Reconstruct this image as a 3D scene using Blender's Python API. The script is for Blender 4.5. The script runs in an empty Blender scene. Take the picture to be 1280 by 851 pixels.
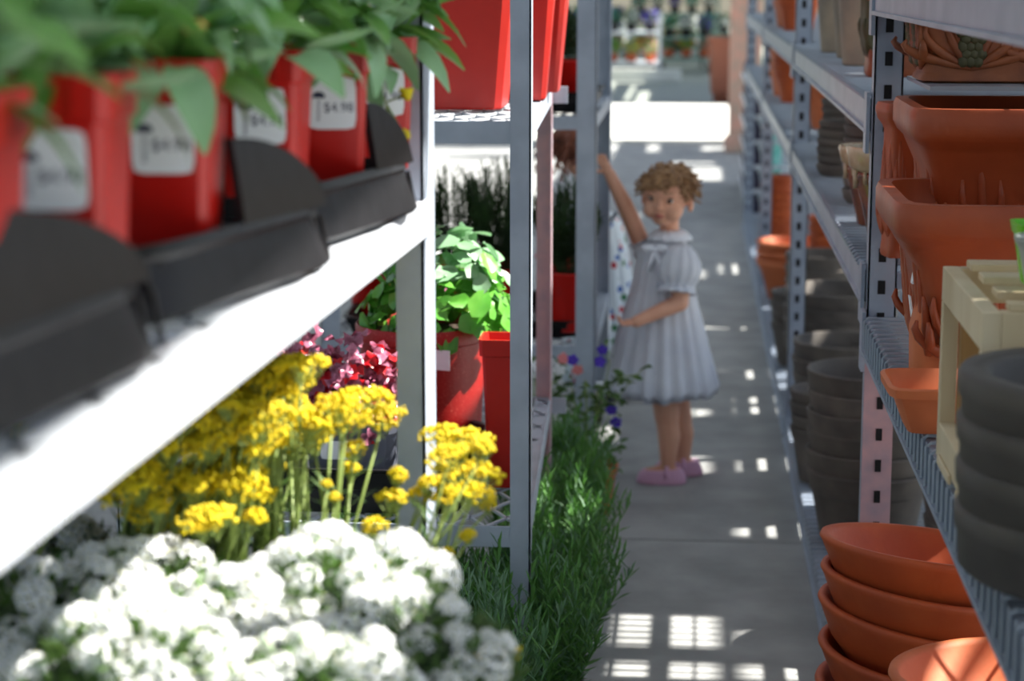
import bpy, bmesh, math, random
from mathutils import Vector, Matrix, Euler
PI = math.pi
C = bpy.context.scene.collection
S = bpy.context.scene
random.seed(7)
R = random.random
def U(a, b): return a + (b - a) * random.random()

# ------------------------------------------------------------------ camera
H = 1.33
right = Vector((0.99614821, 0.08768547, 0.0))
up = Vector((-0.01538616, 0.17479406, 0.98448479))
fwd = Vector((-0.08632501, 0.98069276, -0.17546994))
cam = bpy.data.cameras.new('camera'); co = bpy.data.objects.new('camera', cam); C.objects.link(co)
m = Matrix((right, up, -fwd)).transposed().to_4x4(); m.translation = (0, 0, H)
co.matrix_world = m
cam.sensor_width = 36; cam.lens = 36 * 2550 / 1280
cam.clip_start = 0.05; cam.clip_end = 200
cam.dof.use_dof = True; cam.dof.focus_distance = 2.75; cam.dof.aperture_fstop = 5.6
S.camera = co
def at(px, py, Y):                      # world point seen at that place of the photo, at depth Y
    r = right * ((px - 640) / 2550) + up * (-(py - 425.5) / 2550) + fwd
    r = r * (Y / r.y)
    return Vector((r.x, r.y, r.z + H))

# ------------------------------------------------------------------ light
w = bpy.data.worlds.new('sky'); S.world = w; w.use_nodes = True
nt = w.node_tree; bg = nt.nodes['Background']
sky = nt.nodes.new('ShaderNodeTexSky'); sky.sky_type = 'NISHITA'; sky.sun_disc = False
sky.sun_elevation = math.radians(52); sky.sun_rotation = math.radians(72)
nt.links.new(sky.outputs[0], bg.inputs[0]); bg.inputs[1].default_value = 0.155
SUN = Vector((0.62, 0.20, 0.76)).normalized()
sl = bpy.data.lights.new('sun', 'SUN'); so = bpy.data.objects.new('sun', sl); C.objects.link(so)
sl.energy = 17; sl.angle = math.radians(0.53); sl.color = (1, .96, .88)
so.rotation_euler = SUN.to_track_quat('Z', 'Y').to_euler(); so.location = (5, 2, 8)
S.view_settings.view_transform = 'Standard'; S.view_settings.look = 'None'
S.view_settings.exposure = 0.0; S.view_settings.gamma = 1; S.view_settings.use_curve_mapping = False

# ------------------------------------------------------------------ materials
def srgb(r, g, b):
    f = lambda c: (c / 255 / 12.92) if c <= 10 else ((c / 255 + .055) / 1.055) ** 2.4
    return (f(r), f(g), f(b), 1)
MATS = {}
def mat(name, col, rough=.6, col2=None, scale=20, bump=0.0, bscale=None, metal=0, spec=.5, trans=0, sss=0, vary=0, contrast=(.35, .65), stretch=None):
    m = bpy.data.materials.new(name); m.use_nodes = True; n = m.node_tree; L = n.links
    p = n.nodes['Principled BSDF']; p.inputs['Roughness'].default_value = rough; p.inputs['Metallic'].default_value = metal
    p.inputs['Specular IOR Level'].default_value = spec
    p.inputs['Base Color'].default_value = col
    src = None
    tc = n.nodes.new('ShaderNodeTexCoord'); mp = n.nodes.new('ShaderNodeMapping'); L.new(tc.outputs['Object'], mp.inputs[0])
    if stretch: mp.inputs['Scale'].default_value = stretch
    if col2:
        nz = n.nodes.new('ShaderNodeTexNoise'); nz.inputs['Scale'].default_value = scale; nz.inputs['Detail'].default_value = 5
        L.new(mp.outputs[0], nz.inputs['Vector'])
        cr = n.nodes.new('ShaderNodeValToRGB'); cr.color_ramp.elements[0].position = contrast[0]; cr.color_ramp.elements[1].position = contrast[1]
        cr.color_ramp.elements[0].color = col; cr.color_ramp.elements[1].color = col2
        L.new(nz.outputs['Fac'], cr.inputs[0]); src = cr.outputs[0]; L.new(src, p.inputs['Base Color'])
    if vary:
        oi = n.nodes.new('ShaderNodeObjectInfo'); hs = n.nodes.new('ShaderNodeHueSaturation')
        mr = n.nodes.new('ShaderNodeMapRange'); mr.inputs[3].default_value = 1 - vary; mr.inputs[4].default_value = 1 + vary
        L.new(oi.outputs['Random'], mr.inputs[0]); L.new(mr.outputs[0], hs.inputs['Value'])
        if src: L.new(src, hs.inputs['Color'])
        else: hs.inputs['Color'].default_value = col
        L.new(hs.outputs[0], p.inputs['Base Color']); src = hs.outputs[0]
    if bump:
        nb = n.nodes.new('ShaderNodeTexNoise'); nb.inputs['Scale'].default_value = bscale or scale * 2; nb.inputs['Detail'].default_value = 6
        L.new(mp.outputs[0], nb.inputs['Vector'])
        b = n.nodes.new('ShaderNodeBump'); b.inputs['Strength'].default_value = bump; b.inputs['Distance'].default_value = .01
        L.new(nb.outputs['Fac'], b.inputs['Height']); L.new(b.outputs[0], p.inputs['Normal'])
    if trans:
        t = n.nodes.new('ShaderNodeBsdfTranslucent'); mx = n.nodes.new('ShaderNodeMixShader'); mx.inputs[0].default_value = trans
        if src: L.new(src, t.inputs[0])
        else: t.inputs[0].default_value = col
        L.new(p.outputs[0], mx.inputs[1]); L.new(t.outputs[0], mx.inputs[2]); L.new(mx.outputs[0], n.nodes['Material Output'].inputs[0])
    MATS[name] = m; return m
concrete = mat('concrete', srgb(136, 137, 136), .72, srgb(158, 159, 158), 6, .15, 60)
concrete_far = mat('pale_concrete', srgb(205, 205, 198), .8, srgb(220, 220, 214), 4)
shade = mat('roof_diffuser', srgb(225, 230, 235), .9, trans=.22)  # sheet of the unseen roof; its translucence adds soft light from above
steel = mat('grey_blue_paint', srgb(140, 152, 170), .45, srgb(158, 168, 184), 14, .08)
steel_pink = mat('pinkish_paint', srgb(196, 160, 165), .5, srgb(170, 150, 160), 25)
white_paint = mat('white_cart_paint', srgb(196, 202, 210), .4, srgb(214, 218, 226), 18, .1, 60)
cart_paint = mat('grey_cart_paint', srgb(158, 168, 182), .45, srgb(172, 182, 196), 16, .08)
galv = mat('galvanised_wire', srgb(150, 160, 172), .4, metal=.3)
black_pl = mat('black_plastic', srgb(16, 15, 18), .42, srgb(24, 23, 26), 30, .05, spec=.3)
dark_hole = mat('dark_hole', srgb(18, 18, 20), .9)
red_pl = mat('red_plastic', srgb(206, 26, 16), .33, srgb(190, 20, 14), 9, .03)
red_big = mat('red_planter_plastic', srgb(196, 38, 24), .4, srgb(182, 28, 18), 9, .03)
red_speck = mat('speckled_red_plastic', srgb(158, 20, 16), .4, srgb(226, 120, 105), 420, contrast=(.62, .70))
label_m = mat('label_paper', srgb(250, 251, 255), .5)
ink = mat('label_ink', srgb(60, 62, 90), .7)
soil = mat('soil', srgb(38, 28, 20), .95, srgb(66, 50, 36), 80, .5)
terra = mat('terracotta', srgb(192, 88, 38), .6, srgb(174, 74, 32), 12, .1, 50, vary=.06)
terra_l = mat('pale_terracotta', srgb(212, 116, 68), .62, srgb(196, 100, 54), 10, .1, vary=.06)
terra_d = mat('planter_terracotta', srgb(174, 80, 40), .45, srgb(152, 66, 32), 8, .1, 40)
char = mat('charcoal_clay', srgb(104, 96, 88), .7, srgb(82, 76, 72), 14, .12, vary=.12)
char_b = mat('dark_saucer_plastic', srgb(76, 72, 68), .6, srgb(64, 60, 57), 14, .06, vary=.08)
glaze_b = mat('brown_glaze', srgb(128, 72, 40), .25, srgb(80, 42, 26), 20, .05)
glaze_c = mat('cream_glaze', srgb(205, 190, 160), .25, srgb(170, 150, 115), 25)
ornate_m = mat('ornate_brown', srgb(150, 82, 44), .5, srgb(118, 60, 32), 20, .2)
olive_m = mat('olive_relief', srgb(70, 68, 40), .55)
tan_m = mat('tan_stoneware', srgb(160, 145, 125), .6, srgb(135, 125, 112), 15, vary=.15)
leaf_g = mat('leaf_green', srgb(100, 156, 66), .35, srgb(132, 178, 92), 12, trans=.3, vary=.22)
leaf_s = mat('leaf_silver_green', srgb(160, 202, 158), .38, srgb(132, 180, 122), 14, trans=.2, vary=.15)
kal = mat('kalanchoe_leaf', srgb(86, 166, 52), .3, srgb(124, 190, 80), 16, trans=.28, vary=.18)
kal2 = mat('kalanchoe_blue_leaf', srgb(150, 190, 150), .35, srgb(130, 178, 130), 16, trans=.2, vary=.1)
lav = mat('lavender_green', srgb(84, 138, 56), .5, srgb(106, 152, 80), 3, trans=.2)
lav2 = mat('lavender_grey_green', srgb(120, 154, 122), .5, srgb(90, 134, 80), 3, trans=.2)
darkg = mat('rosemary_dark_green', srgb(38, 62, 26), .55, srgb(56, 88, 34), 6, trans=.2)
stem_m = mat('stem_green', srgb(140, 160, 84), .5)
foli = mat('low_foliage', srgb(58, 92, 40), .5, srgb(92, 122, 58), 8, trans=.2)
yel = mat('yellow_floret', srgb(240, 222, 12), .6, srgb(226, 196, 6), 60, trans=.15, vary=.08)
whi = mat('white_floret', srgb(244, 246, 248), .6, trans=.2)
cream = mat('flower_eye', srgb(210, 205, 90), .6)
heu = mat('heuchera_leaf', srgb(104, 22, 50), .26, srgb(190, 120, 146), 60, trans=.15, vary=.3)
heu_r = mat('heuchera_red', srgb(196, 22, 34), .35, trans=.2)
grey_pl = mat('grey_pot_plastic', srgb(110, 114, 128), .4)
wood = mat('pale_pine', srgb(216, 202, 172), .6, srgb(196, 176, 138), 10, .1, stretch=(1, 1, .15))
wood_d = mat('brown_pine', srgb(160, 122, 72), .65, srgb(140, 102, 58), 30, .1, stretch=(1, 1, .1))
green_gl = mat('lime_ceramic', srgb(110, 200, 40), .25)
glass = mat('clear_plastic', srgb(190, 196, 190), .25, trans=.35)
rubber = mat('rubber', srgb(40, 38, 38), .6)
skin = mat('skin', srgb(228, 172, 144), .5, srgb(220, 160, 132), 12)
skin.node_tree.nodes['Principled BSDF'].inputs['Subsurface Weight'].default_value = .08
skin.node_tree.nodes['Principled BSDF'].inputs['Subsurface Radius'].default_value = (.01, .004, .002)
hair_m = mat('light_brown_hair', srgb(176, 136, 94), .5, srgb(126, 90, 60), 60)
hair_r = mat('auburn_hair', srgb(140, 72, 42), .5, srgb(90, 44, 26), 60)
cloth = mat('white_cotton', srgb(240, 244, 252), .85, srgb(222, 228, 240), 9, .1, 90, trans=.22)
cuff_m = mat('white_trim', srgb(232, 236, 246), .85)
pink_m = mat('pink_shoe', srgb(222, 172, 200), .5)
eye_w = mat('eye_white', srgb(225, 225, 228), .3)
eye_d = mat('dark_iris', srgb(36, 26, 22), .2)
lip_m = mat('lips', srgb(178, 92, 84), .5)
navy = mat('navy_strap', srgb(30, 40, 60), .7)
purple = mat('purple_petal', srgb(86, 60, 190), .6, trans=.2)
pinkp = mat('pink_petal', srgb(230, 140, 140), .6, trans=.2)
green_cart = mat('green_grey_paint', srgb(110, 140, 130), .6)
teal = mat('teal_pack', srgb(90, 215, 200), .5, srgb(190, 240, 235), 40)
dkpurple = mat('dark_purple_pack', srgb(44, 34, 64), .4)
stone = mat('pale_stone', srgb(190, 168, 150), .85, srgb(226, 170, 150), 9, .3)
bin_m = mat('brown_clay_bin', srgb(140, 78, 56), .6)
# floral print: coloured spots on white
fl = mat('floral_cotton', srgb(226, 236, 244), .85)
def floral(m):
    n = m.node_tree; L = n.links; p = n.nodes['Principled BSDF']
    tc = n.nodes.new('ShaderNodeTexCoord'); v = n.nodes.new('ShaderNodeTexVoronoi'); v.inputs['Scale'].default_value = 34
    L.new(tc.outputs['Object'], v.inputs['Vector'])
    cr = n.nodes.new('ShaderNodeValToRGB'); cr.color_ramp.interpolation = 'CONSTANT'
    cr.color_ramp.elements[0].color = (1, 1, 1, 1); cr.color_ramp.elements[1].position = .38; cr.color_ramp.elements[1].color = (0, 0, 0, 1)
    L.new(v.outputs['Distance'], cr.inputs[0])
    c2 = n.nodes.new('ShaderNodeValToRGB'); c2.color_ramp.interpolation = 'CONSTANT'
    e = c2.color_ramp.elements; e[0].color = srgb(190, 60, 70); e[1].position = .35; e[1].color = srgb(70, 130, 90)
    for pos, c in ((.5, (226, 236, 244)), (.75, (70, 110, 180))):
        k = e.new(pos); k.color = srgb(*c)
    sp = n.nodes.new('ShaderNodeSeparateColor'); L.new(v.outputs['Color'], sp.inputs[0]); L.new(sp.outputs[0], c2.inputs[0])
    mx = n.nodes.new('ShaderNodeMix'); mx.data_type = 'RGBA'; mx.inputs[6].default_value = srgb(226, 236, 244)
    L.new(cr.outputs[0], mx.inputs[0]); L.new(c2.outputs[0], mx.inputs[7]); L.new(mx.outputs[2], p.inputs['Base Color'])
floral(fl)

# ------------------------------------------------------------------ mesh helpers
class MB:
    def __init__(s): s.v = []; s.f = []; s.mi = []; s.cur = 0
    def add(s, vs, fs):
        o = len(s.v); s.v += [tuple(p) for p in vs]; s.f += [tuple(i + o for i in f) for f in fs]; s.mi += [s.cur] * len(fs)
    def box(s, x0, x1, y0, y1, z0, z1, M=None):
        vs = [Vector((x, y, z)) for z in (z0, z1) for x, y in ((x0, y0), (x1, y0), (x1, y1), (x0, y1))]
        if M: vs = [M @ v for v in vs]
        s.add(vs, [(3, 2, 1, 0), (4, 5, 6, 7), (0, 1, 5, 4), (1, 2, 6, 5), (2, 3, 7, 6), (3, 0, 4, 7)])
    def bar(s, a, b, wd, ht, upv=(0, 0, 1)):
        a = Vector(a); b = Vector(b); d = (b - a).normalized(); x = d.cross(Vector(upv)).normalized(); y = x.cross(d)
        vs = [p + x * sx * wd / 2 + y * sy * ht / 2 for p in (a, b) for sx, sy in ((-1, -1), (1, -1), (1, 1), (-1, 1))]
        s.add(vs, [(3, 2, 1, 0), (4, 5, 6, 7), (0, 1, 5, 4), (1, 2, 6, 5), (2, 3, 7, 6), (3, 0, 4, 7)])
    def tube(s, pts, r, n=6, cap=True):
        pts = [Vector(p) for p in pts]; rs = r if isinstance(r, (list, tuple)) else [r] * len(pts)
        o = len(s.v); u = None
        for i, p in enumerate(pts):
            t = (pts[min(i + 1, len(pts) - 1)] - pts[max(i - 1, 0)]).normalized()
            if u is None: u = t.orthogonal().normalized()
            else:
                u = u - t * u.dot(t)
                u = u.normalized() if u.length > 1e-6 else t.orthogonal().normalized()
            w_ = t.cross(u)
            for k in range(n):
                a = 2 * PI * k / n; s.v.append(tuple(p + (u * math.cos(a) + w_ * math.sin(a)) * rs[i]))
        fs = []
        for i in range(len(pts) - 1):
            for k in range(n):
                a = o + i * n + k; b = o + i * n + (k + 1) % n; fs.append((a, b, b + n, a + n))
        if cap: fs.append(tuple(o + k for k in reversed(range(n)))); fs.append(tuple(o + (len(pts) - 1) * n + k for k in range(n)))
        s.f += fs; s.mi += [s.cur] * len(fs)
    def lathe(s, prof, n=32, M=None, c=(0, 0, 0)):
        c = Vector(c); vs = []
        for r, z in prof:
            for k in range(n):
                a = 2 * PI * k / n; p = Vector((r * math.cos(a), r * math.sin(a), z)) + c
                vs.append(M @ p if M else p)
        fs = []
        for i in range(len(prof) - 1):
            for k in range(n):
                a = i * n + k; b = i * n + (k + 1) % n; fs.append((a, b, b + n, a + n))
        fs.append(tuple(reversed(range(n)))); fs.append(tuple((len(prof) - 1) * n + k for k in range(n)))
        s.add(vs, fs)
    def rings(s, rings, caps=(True, True)):          # list of rings of equal length
        n = len(rings[0]); vs = [p for r in rings for p in r]; fs = []
        for i in range(len(rings) - 1):
            for k in range(n):
                a = i * n + k; b = i * n + (k + 1) % n; fs.append((a, b, b + n, a + n))
        if caps[0]: fs.append(tuple(reversed(range(n))))
        if caps[1]: fs.append(tuple((len(rings) - 1) * n + k for k in range(n)))
        s.add(vs, fs)
    def ball(s, c, r, seg=10, rg=7, M=None):
        c = Vector(c); rx, ry, rz = (r, r, r) if not isinstance(r, (tuple, list)) else r
        vs = []; fs = []
        for i in range(rg + 1):
            t = PI * i / rg
            for k in range(seg):
                a = 2 * PI * k / seg; p = Vector((rx * math.sin(t) * math.cos(a), ry * math.sin(t) * math.sin(a), -rz * math.cos(t)))
                if M: p = M @ p
                vs.append(c + p)
        for i in range(rg):
            for k in range(seg):
                a = i * seg + k; b = i * seg + (k + 1) % seg; fs.append((a, b, b + seg, a + seg))
        s.add(vs, fs)
    def mesh(s, name, mats, smooth=False):
        me = bpy.data.meshes.new(name); me.from_pydata(s.v, [], s.f)
        for m_ in (mats if isinstance(mats, (list, tuple)) else [mats]): me.materials.append(m_)
        if any(s.mi): me.polygons.foreach_set('material_index', s.mi)
        if smooth: me.polygons.foreach_set('use_smooth', [True] * len(me.polygons))
        me.update(); return me
def link(name, me, parent=None, loc=None, rot=None, sc=None, M=None):
    o = bpy.data.objects.new(name, me); C.objects.link(o)
    if parent: o.parent = parent
    if M is not None: o.matrix_basis = M
    else:
        if loc is not None: o.location = loc
        if rot is not None: o.rotation_euler = rot
        if sc is not None: o.scale = (sc, sc, sc) if isinstance(sc, (int, float)) else sc
    return o
def obj(name, mb, mats, parent=None, smooth=False, bevel=0, auto=None, **k):
    me = mb.mesh(name, mats, smooth); o = link(name, me, parent, **k)
    if auto:
        me.polygons.foreach_set('use_smooth', [True] * len(me.polygons))
        bm = bmesh.new(); bm.from_mesh(me)
        for e in bm.edges:
            if len(e.link_faces) == 2 and e.calc_face_angle(0) > math.radians(auto): e.smooth = False
        bm.to_mesh(me); bm.free()
    if bevel:
        b = o.modifiers.new('bevel', 'BEVEL'); b.width = bevel; b.segments = 2; b.limit_method = 'ANGLE'
    return o
def tag(o, label, cat, group=None, kind=None):
    o['label'] = label; o['category'] = cat
    if group: o['group'] = group
    if kind: o['kind'] = kind
    return o
def thing(name, label, cat, loc=(0, 0, 0), rz=0, group=None, rot=None):
    o = bpy.data.objects.new(name, None); C.objects.link(o); o.empty_display_size = .05
    o.location = loc; o.rotation_euler = rot or (0, 0, rz); return tag(o, label, cat, group)
def struct(o): o['kind'] = 'structure'; return o
def copy_tree(o, parent=None):
    c = o.copy(); C.objects.link(c); c.parent = parent
    for ch in list(o.children): copy_tree(ch, c)
    return c

# ------------------------------------------------------------------ setting: floor, unseen roof
b = MB()
ys = [-3, 0, 1.6, 3.2, 4.75, 6.9, 9.1, 11.3, 13.5, 16.55]
for i in range(len(ys) - 1):
    fl_o = MB(); fl_o.box(-8, 6, ys[i] + .004, ys[i + 1] - .004, -.12, 0)
    if i == 0: floor = struct(obj('floor', fl_o, concrete))
    else: obj('slab', fl_o, concrete, floor)
fl_o = MB(); fl_o.box(-12, 12, -6, 70, -.3, -.012); obj('subfloor', fl_o, concrete, floor)
fl_o = MB(); fl_o.box(-12, 12, 21.3, 70, -.12, .0); obj('far_slab', fl_o, mat('dull_concrete', srgb(140, 146, 138), .85, srgb(150, 155, 146), 2), floor)
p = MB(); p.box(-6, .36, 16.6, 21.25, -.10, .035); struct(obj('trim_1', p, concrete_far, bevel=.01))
ROOF = 3.0
def hole(x0, x1, y0, y1, z):      # opening cut in the unseen roof to put sun on this rectangle
    k = (ROOF - z) / SUN.z; dx = SUN.x * k; dy = SUN.y * k
    return (x0 + dx, x1 + dx, y0 + dy, y1 + dy)
HOLES = [hole(-.31, .01, .3, 1.97, 1.10), hole(-.55, .02, 1.98, 2.12, 1.10), hole(-.72, -.14, 2.95, 4.3, .85), hole(-6, .36, 16.6, 21.25, 0), hole(-6, -.95, 21.3, 27, 0),
         hole(-3, -.9, 9, 16, 0), hole(-1.3, -.6, 26.2, 28.6, 0), hole(-.62, -.48, 21.5, 24.2, 0), hole(-.75, -.68, 22.5, 25.5, 0)]
# sun patches on the aisle floor (x0, x1, y0, y1)
for q_ in [(-.13, -.04, 3.96, 4.16), (-.03, .07, 3.96, 4.16), (-.12, .06, 3.77, 3.86), (.13, .30, 3.98, 4.07), (.13, .30, 3.78, 3.86), (.13, .185, 4.84, 4.99), (.19, .32, 4.84, 4.99), (.16, .30, 5.47, 5.60), (.17, .30, 6.11, 6.27),
           (.17, .29, 6.42, 6.58), (.20, .28, 6.82, 6.96), (.06, .25, 7.81, 7.99), (-.02, .07, 6.10, 6.23), (-.01, .07, 5.45, 5.60), (-.25, -.20, 5.83, 5.96), (.02, .20, 13.76, 14.35), (-.12, .15, 14.8, 14.9),
           (-.65, -.58, 15.46, 16.36), (-.34, -.25, 15.7, 16.3), (.10, .28, 15.9, 16.25), (-.34, -.28, 10.96, 11.45), (-.04, .07, 9.13, 9.3), (.15, .25, 9.3, 9.5)]:
    a_, b_, c_, d_ = q_; ex = (b_ - a_) * .10; ey = (d_ - c_) * (.28 if c_ > 4.5 else .02)
    HOLES.append(hole(a_ - ex, b_ + ex, c_ - ey, d_ + ey, 0))
# roof openings added above the rack to streak the clay pots with sun
for x0, x1, y0, y1, z in [(.35, .40, 2.38, 2.72, .44), (.42, .50, 2.38, 2.72, .44), (.41, .46, 2.95, 3.14, .48), (.48, .54, 2.95, 3.14, .48), (.28, .8, 2.812, 2.838, 1.153), (.30, .36, 2.44, 2.50, .85), (.3, .5, 6.2, 6.4, 1.0), (.3, .6, 4.0, 4.1, 1.14),
                          (.4, .6, 7.0, 7.15, .36), (.45, .6, 6.1, 6.3, .36), (.3, .5, 2.02, 2.05, 1.05)]:
    HOLES.append(hole(x0, x1, y0, y1, z))
def roof():
    holes = HOLES
    X0, X1, Y0, Y1 = -9, 3.6, -3, 44
    xs = sorted({X0, X1} | {min(max(v, X0), X1) for h in holes for v in h[:2]}); yy = sorted({Y0, Y1} | {min(max(v, Y0), Y1) for h in holes for v in h[2:]})
    mb = MB()
    for j in range(len(yy) - 1):
        cy = (yy[j] + yy[j + 1]) / 2; run = None
        for i in range(len(xs) - 1):
            cx = (xs[i] + xs[i + 1]) / 2
            inside = any(h[0] < cx < h[1] and h[2] < cy < h[3] for h in holes)
            if not inside and run is None: run = xs[i]
            if inside and run is not None: mb.box(run, xs[i], yy[j], yy[j + 1], ROOF, ROOF + .02); run = None
        if run is not None: mb.box(run, X1, yy[j], yy[j + 1], ROOF, ROOF + .02)
    return struct(obj('unseen_shade_roof', mb, shade))  # unseen roof added for its shade; openings shaped to place the sun patches
roof()

# ------------------------------------------------------------------ generic makers
def wire_mesh(mb, x0, x1, y0, y1, z, px=.06, py=.115, w_=.005, t=.004):
    # expanded metal: two families of diagonal strands clipped to the rectangle
    for sgn in (1, -1):
        k = -int((y1 - y0) / py) - 2
        n = int((x1 - x0) / px) + int((y1 - y0) / py) + 4
        for i in range(-n, n + 1):
            # line x = x0 + i*px + sgn*(y-y0)*px/py
            a = x0 + i * px; s_ = sgn * px / py
            ta = [y0, y1]
            for X in (x0, x1): ta.append(y0 + (X - a) / s_)
            ta = sorted(t_ for t_ in ta if y0 - 1e-6 <= t_ <= y1 + 1e-6 and x0 - 1e-5 <= a + s_ * (t_ - y0) <= x1 + 1e-5)
            if len(ta) >= 2 and ta[-1] - ta[0] > .01:
                mb.bar((a + s_ * (ta[0] - y0), ta[0], z), (a + s_ * (ta[-1] - y0), ta[-1], z), w_, t)
def pot_profile(rb, rt, h, t=.006, rim=.0, rimh=.02, soil_z=None):
    pr = [(rb * .9, 0), (rb, .003)]
    if rim:
        rr = rb + (rt - rb) * (1 - rimh / h)
        pr += [(rr, h - rimh - .001), (rr + rim, h - rimh + .002)]
    pr += [(rt + rim, h - .003), (rt + rim - .002, h), (rt + rim - t + .002, h), (rt + rim - t, h - .003)]
    pr += [(rb - t * .6, max(.008, t)), (0.001, max(.008, t))]
    return pr
def squircle(a, n=28, e=5, b_=None):
    b_ = b_ or a; out = []
    for k in range(n):
        t = 2 * PI * (k + .5) / n; c, s = math.cos(t), math.sin(t)
        r = (abs(c) ** e + abs(s) ** e) ** (-1 / e); out.append((r * c * a, r * s * b_))
    return out
def sq_pot(wb, wt, h, rim=.003, rimh=.02, t=.003, e=8, n=32, depth=None, M=None):
    mb = MB()
    def ring(a, z):
        return [Vector((x, y, z)) for x, y in squircle(a / 2, n, e, (depth or 1) * a / 2)]
    wr = wb + (wt - wb) * (1 - rimh / h)
    mb.rings([ring(wb * .97, 0), ring(wb, .003), ring(wr, h - rimh - .0005), ring(wr + 2 * rim, h - rimh + .0015), ring(wt + 2 * rim, h), ring(wt + 2 * rim - 2 * t, h), ring(wt - 2 * t - .002, h - rimh), ring(wt - 2 * t - .004, h - rimh - .008)])
    return mb
# text meshes
def text_mesh(txt, size, rz=0):
    cu = bpy.data.curves.new('t', 'FONT'); cu.body = txt; cu.size = size; cu.extrude = .0001; cu.align_x = 'CENTER'
    o = bpy.data.objects.new('t', cu); C.objects.link(o)
    bpy.context.view_layer.update()
    me = bpy.data.meshes.new_from_object(o.evaluated_get(bpy.context.evaluated_depsgraph_get()))
    bpy.data.objects.remove(o); return me
TM = text_mesh('$4.98', .0155); TM.materials.clear(); TM.materials.append(ink)
TM2 = text_mesh('PERENNIAL', .0052); TM2.materials.clear(); TM2.materials.append(ink)
def label_part(parent, w_, h_, loc, rot, prn=True):
    mb = MB(); ring = lambda z: [Vector((x, y, z)) for x, y in squircle(w_ / 2, 28, 9, h_ / 2)]
    mb.rings([ring(0), ring(.0006)])
    l = obj('price_label', mb, label_m, parent, loc=loc, rot=rot)
    if prn:
        k = w_ / .045
        link('print', TM, l, loc=(.006 * k, -.008 * k, .0007), sc=k * .82)
        link('print', TM2, l, loc=(-.0115 * k, -.006 * k, .0007), rot=(0, 0, PI / 2), sc=k * .8)
        pb = MB()
        for a in range(5):
            A = PI * (.05 + .225 * a); pb.bar((-.0125 * k + .006 * k * math.cos(A), .006 * k + .005 * k * math.sin(A), .0007), (-.0125 * k, .007 * k, .0007), .0035 * k, .0003)
        obj('print', pb, ink, l)
    return l
# leaves: shared meshes
def leaf_mesh(name, L_, W_, curl, m_, fold=.25, tip=1.0, n=6, scallop=0):
    mb = MB(); vs = []; fs = []
    for i in range(n + 1):
        t = i / n; wv = W_ / 2 * (math.sin(PI * min(1, t ** tip * .96 + .02)) ** .8) * (1 if not scallop else 1 + .1 * math.sin(i * 2.6))
        a = curl * t; x = L_ * (math.sin(a) / curl if abs(curl) > 1e-3 else t); z = -L_ * ((1 - math.cos(a)) / curl if abs(curl) > 1e-3 else 0)
        for k in (-1, -.5, 0, .5, 1): vs.append(Vector((x, k * wv, z + abs(k) * wv * fold)))
    for i in range(n):
        for k in range(4): a = i * 5 + k; fs.append((a, a + 1, a + 6, a + 5))
    mb.add(vs, fs); return mb.mesh(name, m_, True)
LG = [leaf_mesh('leaf', .075, .026, .9, leaf_g), leaf_mesh('leaf', .085, .028, 1.3, leaf_s), leaf_mesh('leaf', .06, .026, .5, leaf_g), leaf_mesh('leaf', .07, .024, -.4, leaf_s)]
def dirM(pos, az, el, roll=0, sc=1):
    return Matrix.Translation(pos) @ Matrix.Rotation(az, 4, 'Z') @ Matrix.Rotation(-el, 4, 'Y') @ Matrix.Rotation(roll, 4, 'X') @ Matrix.Scale(sc, 4)

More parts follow.
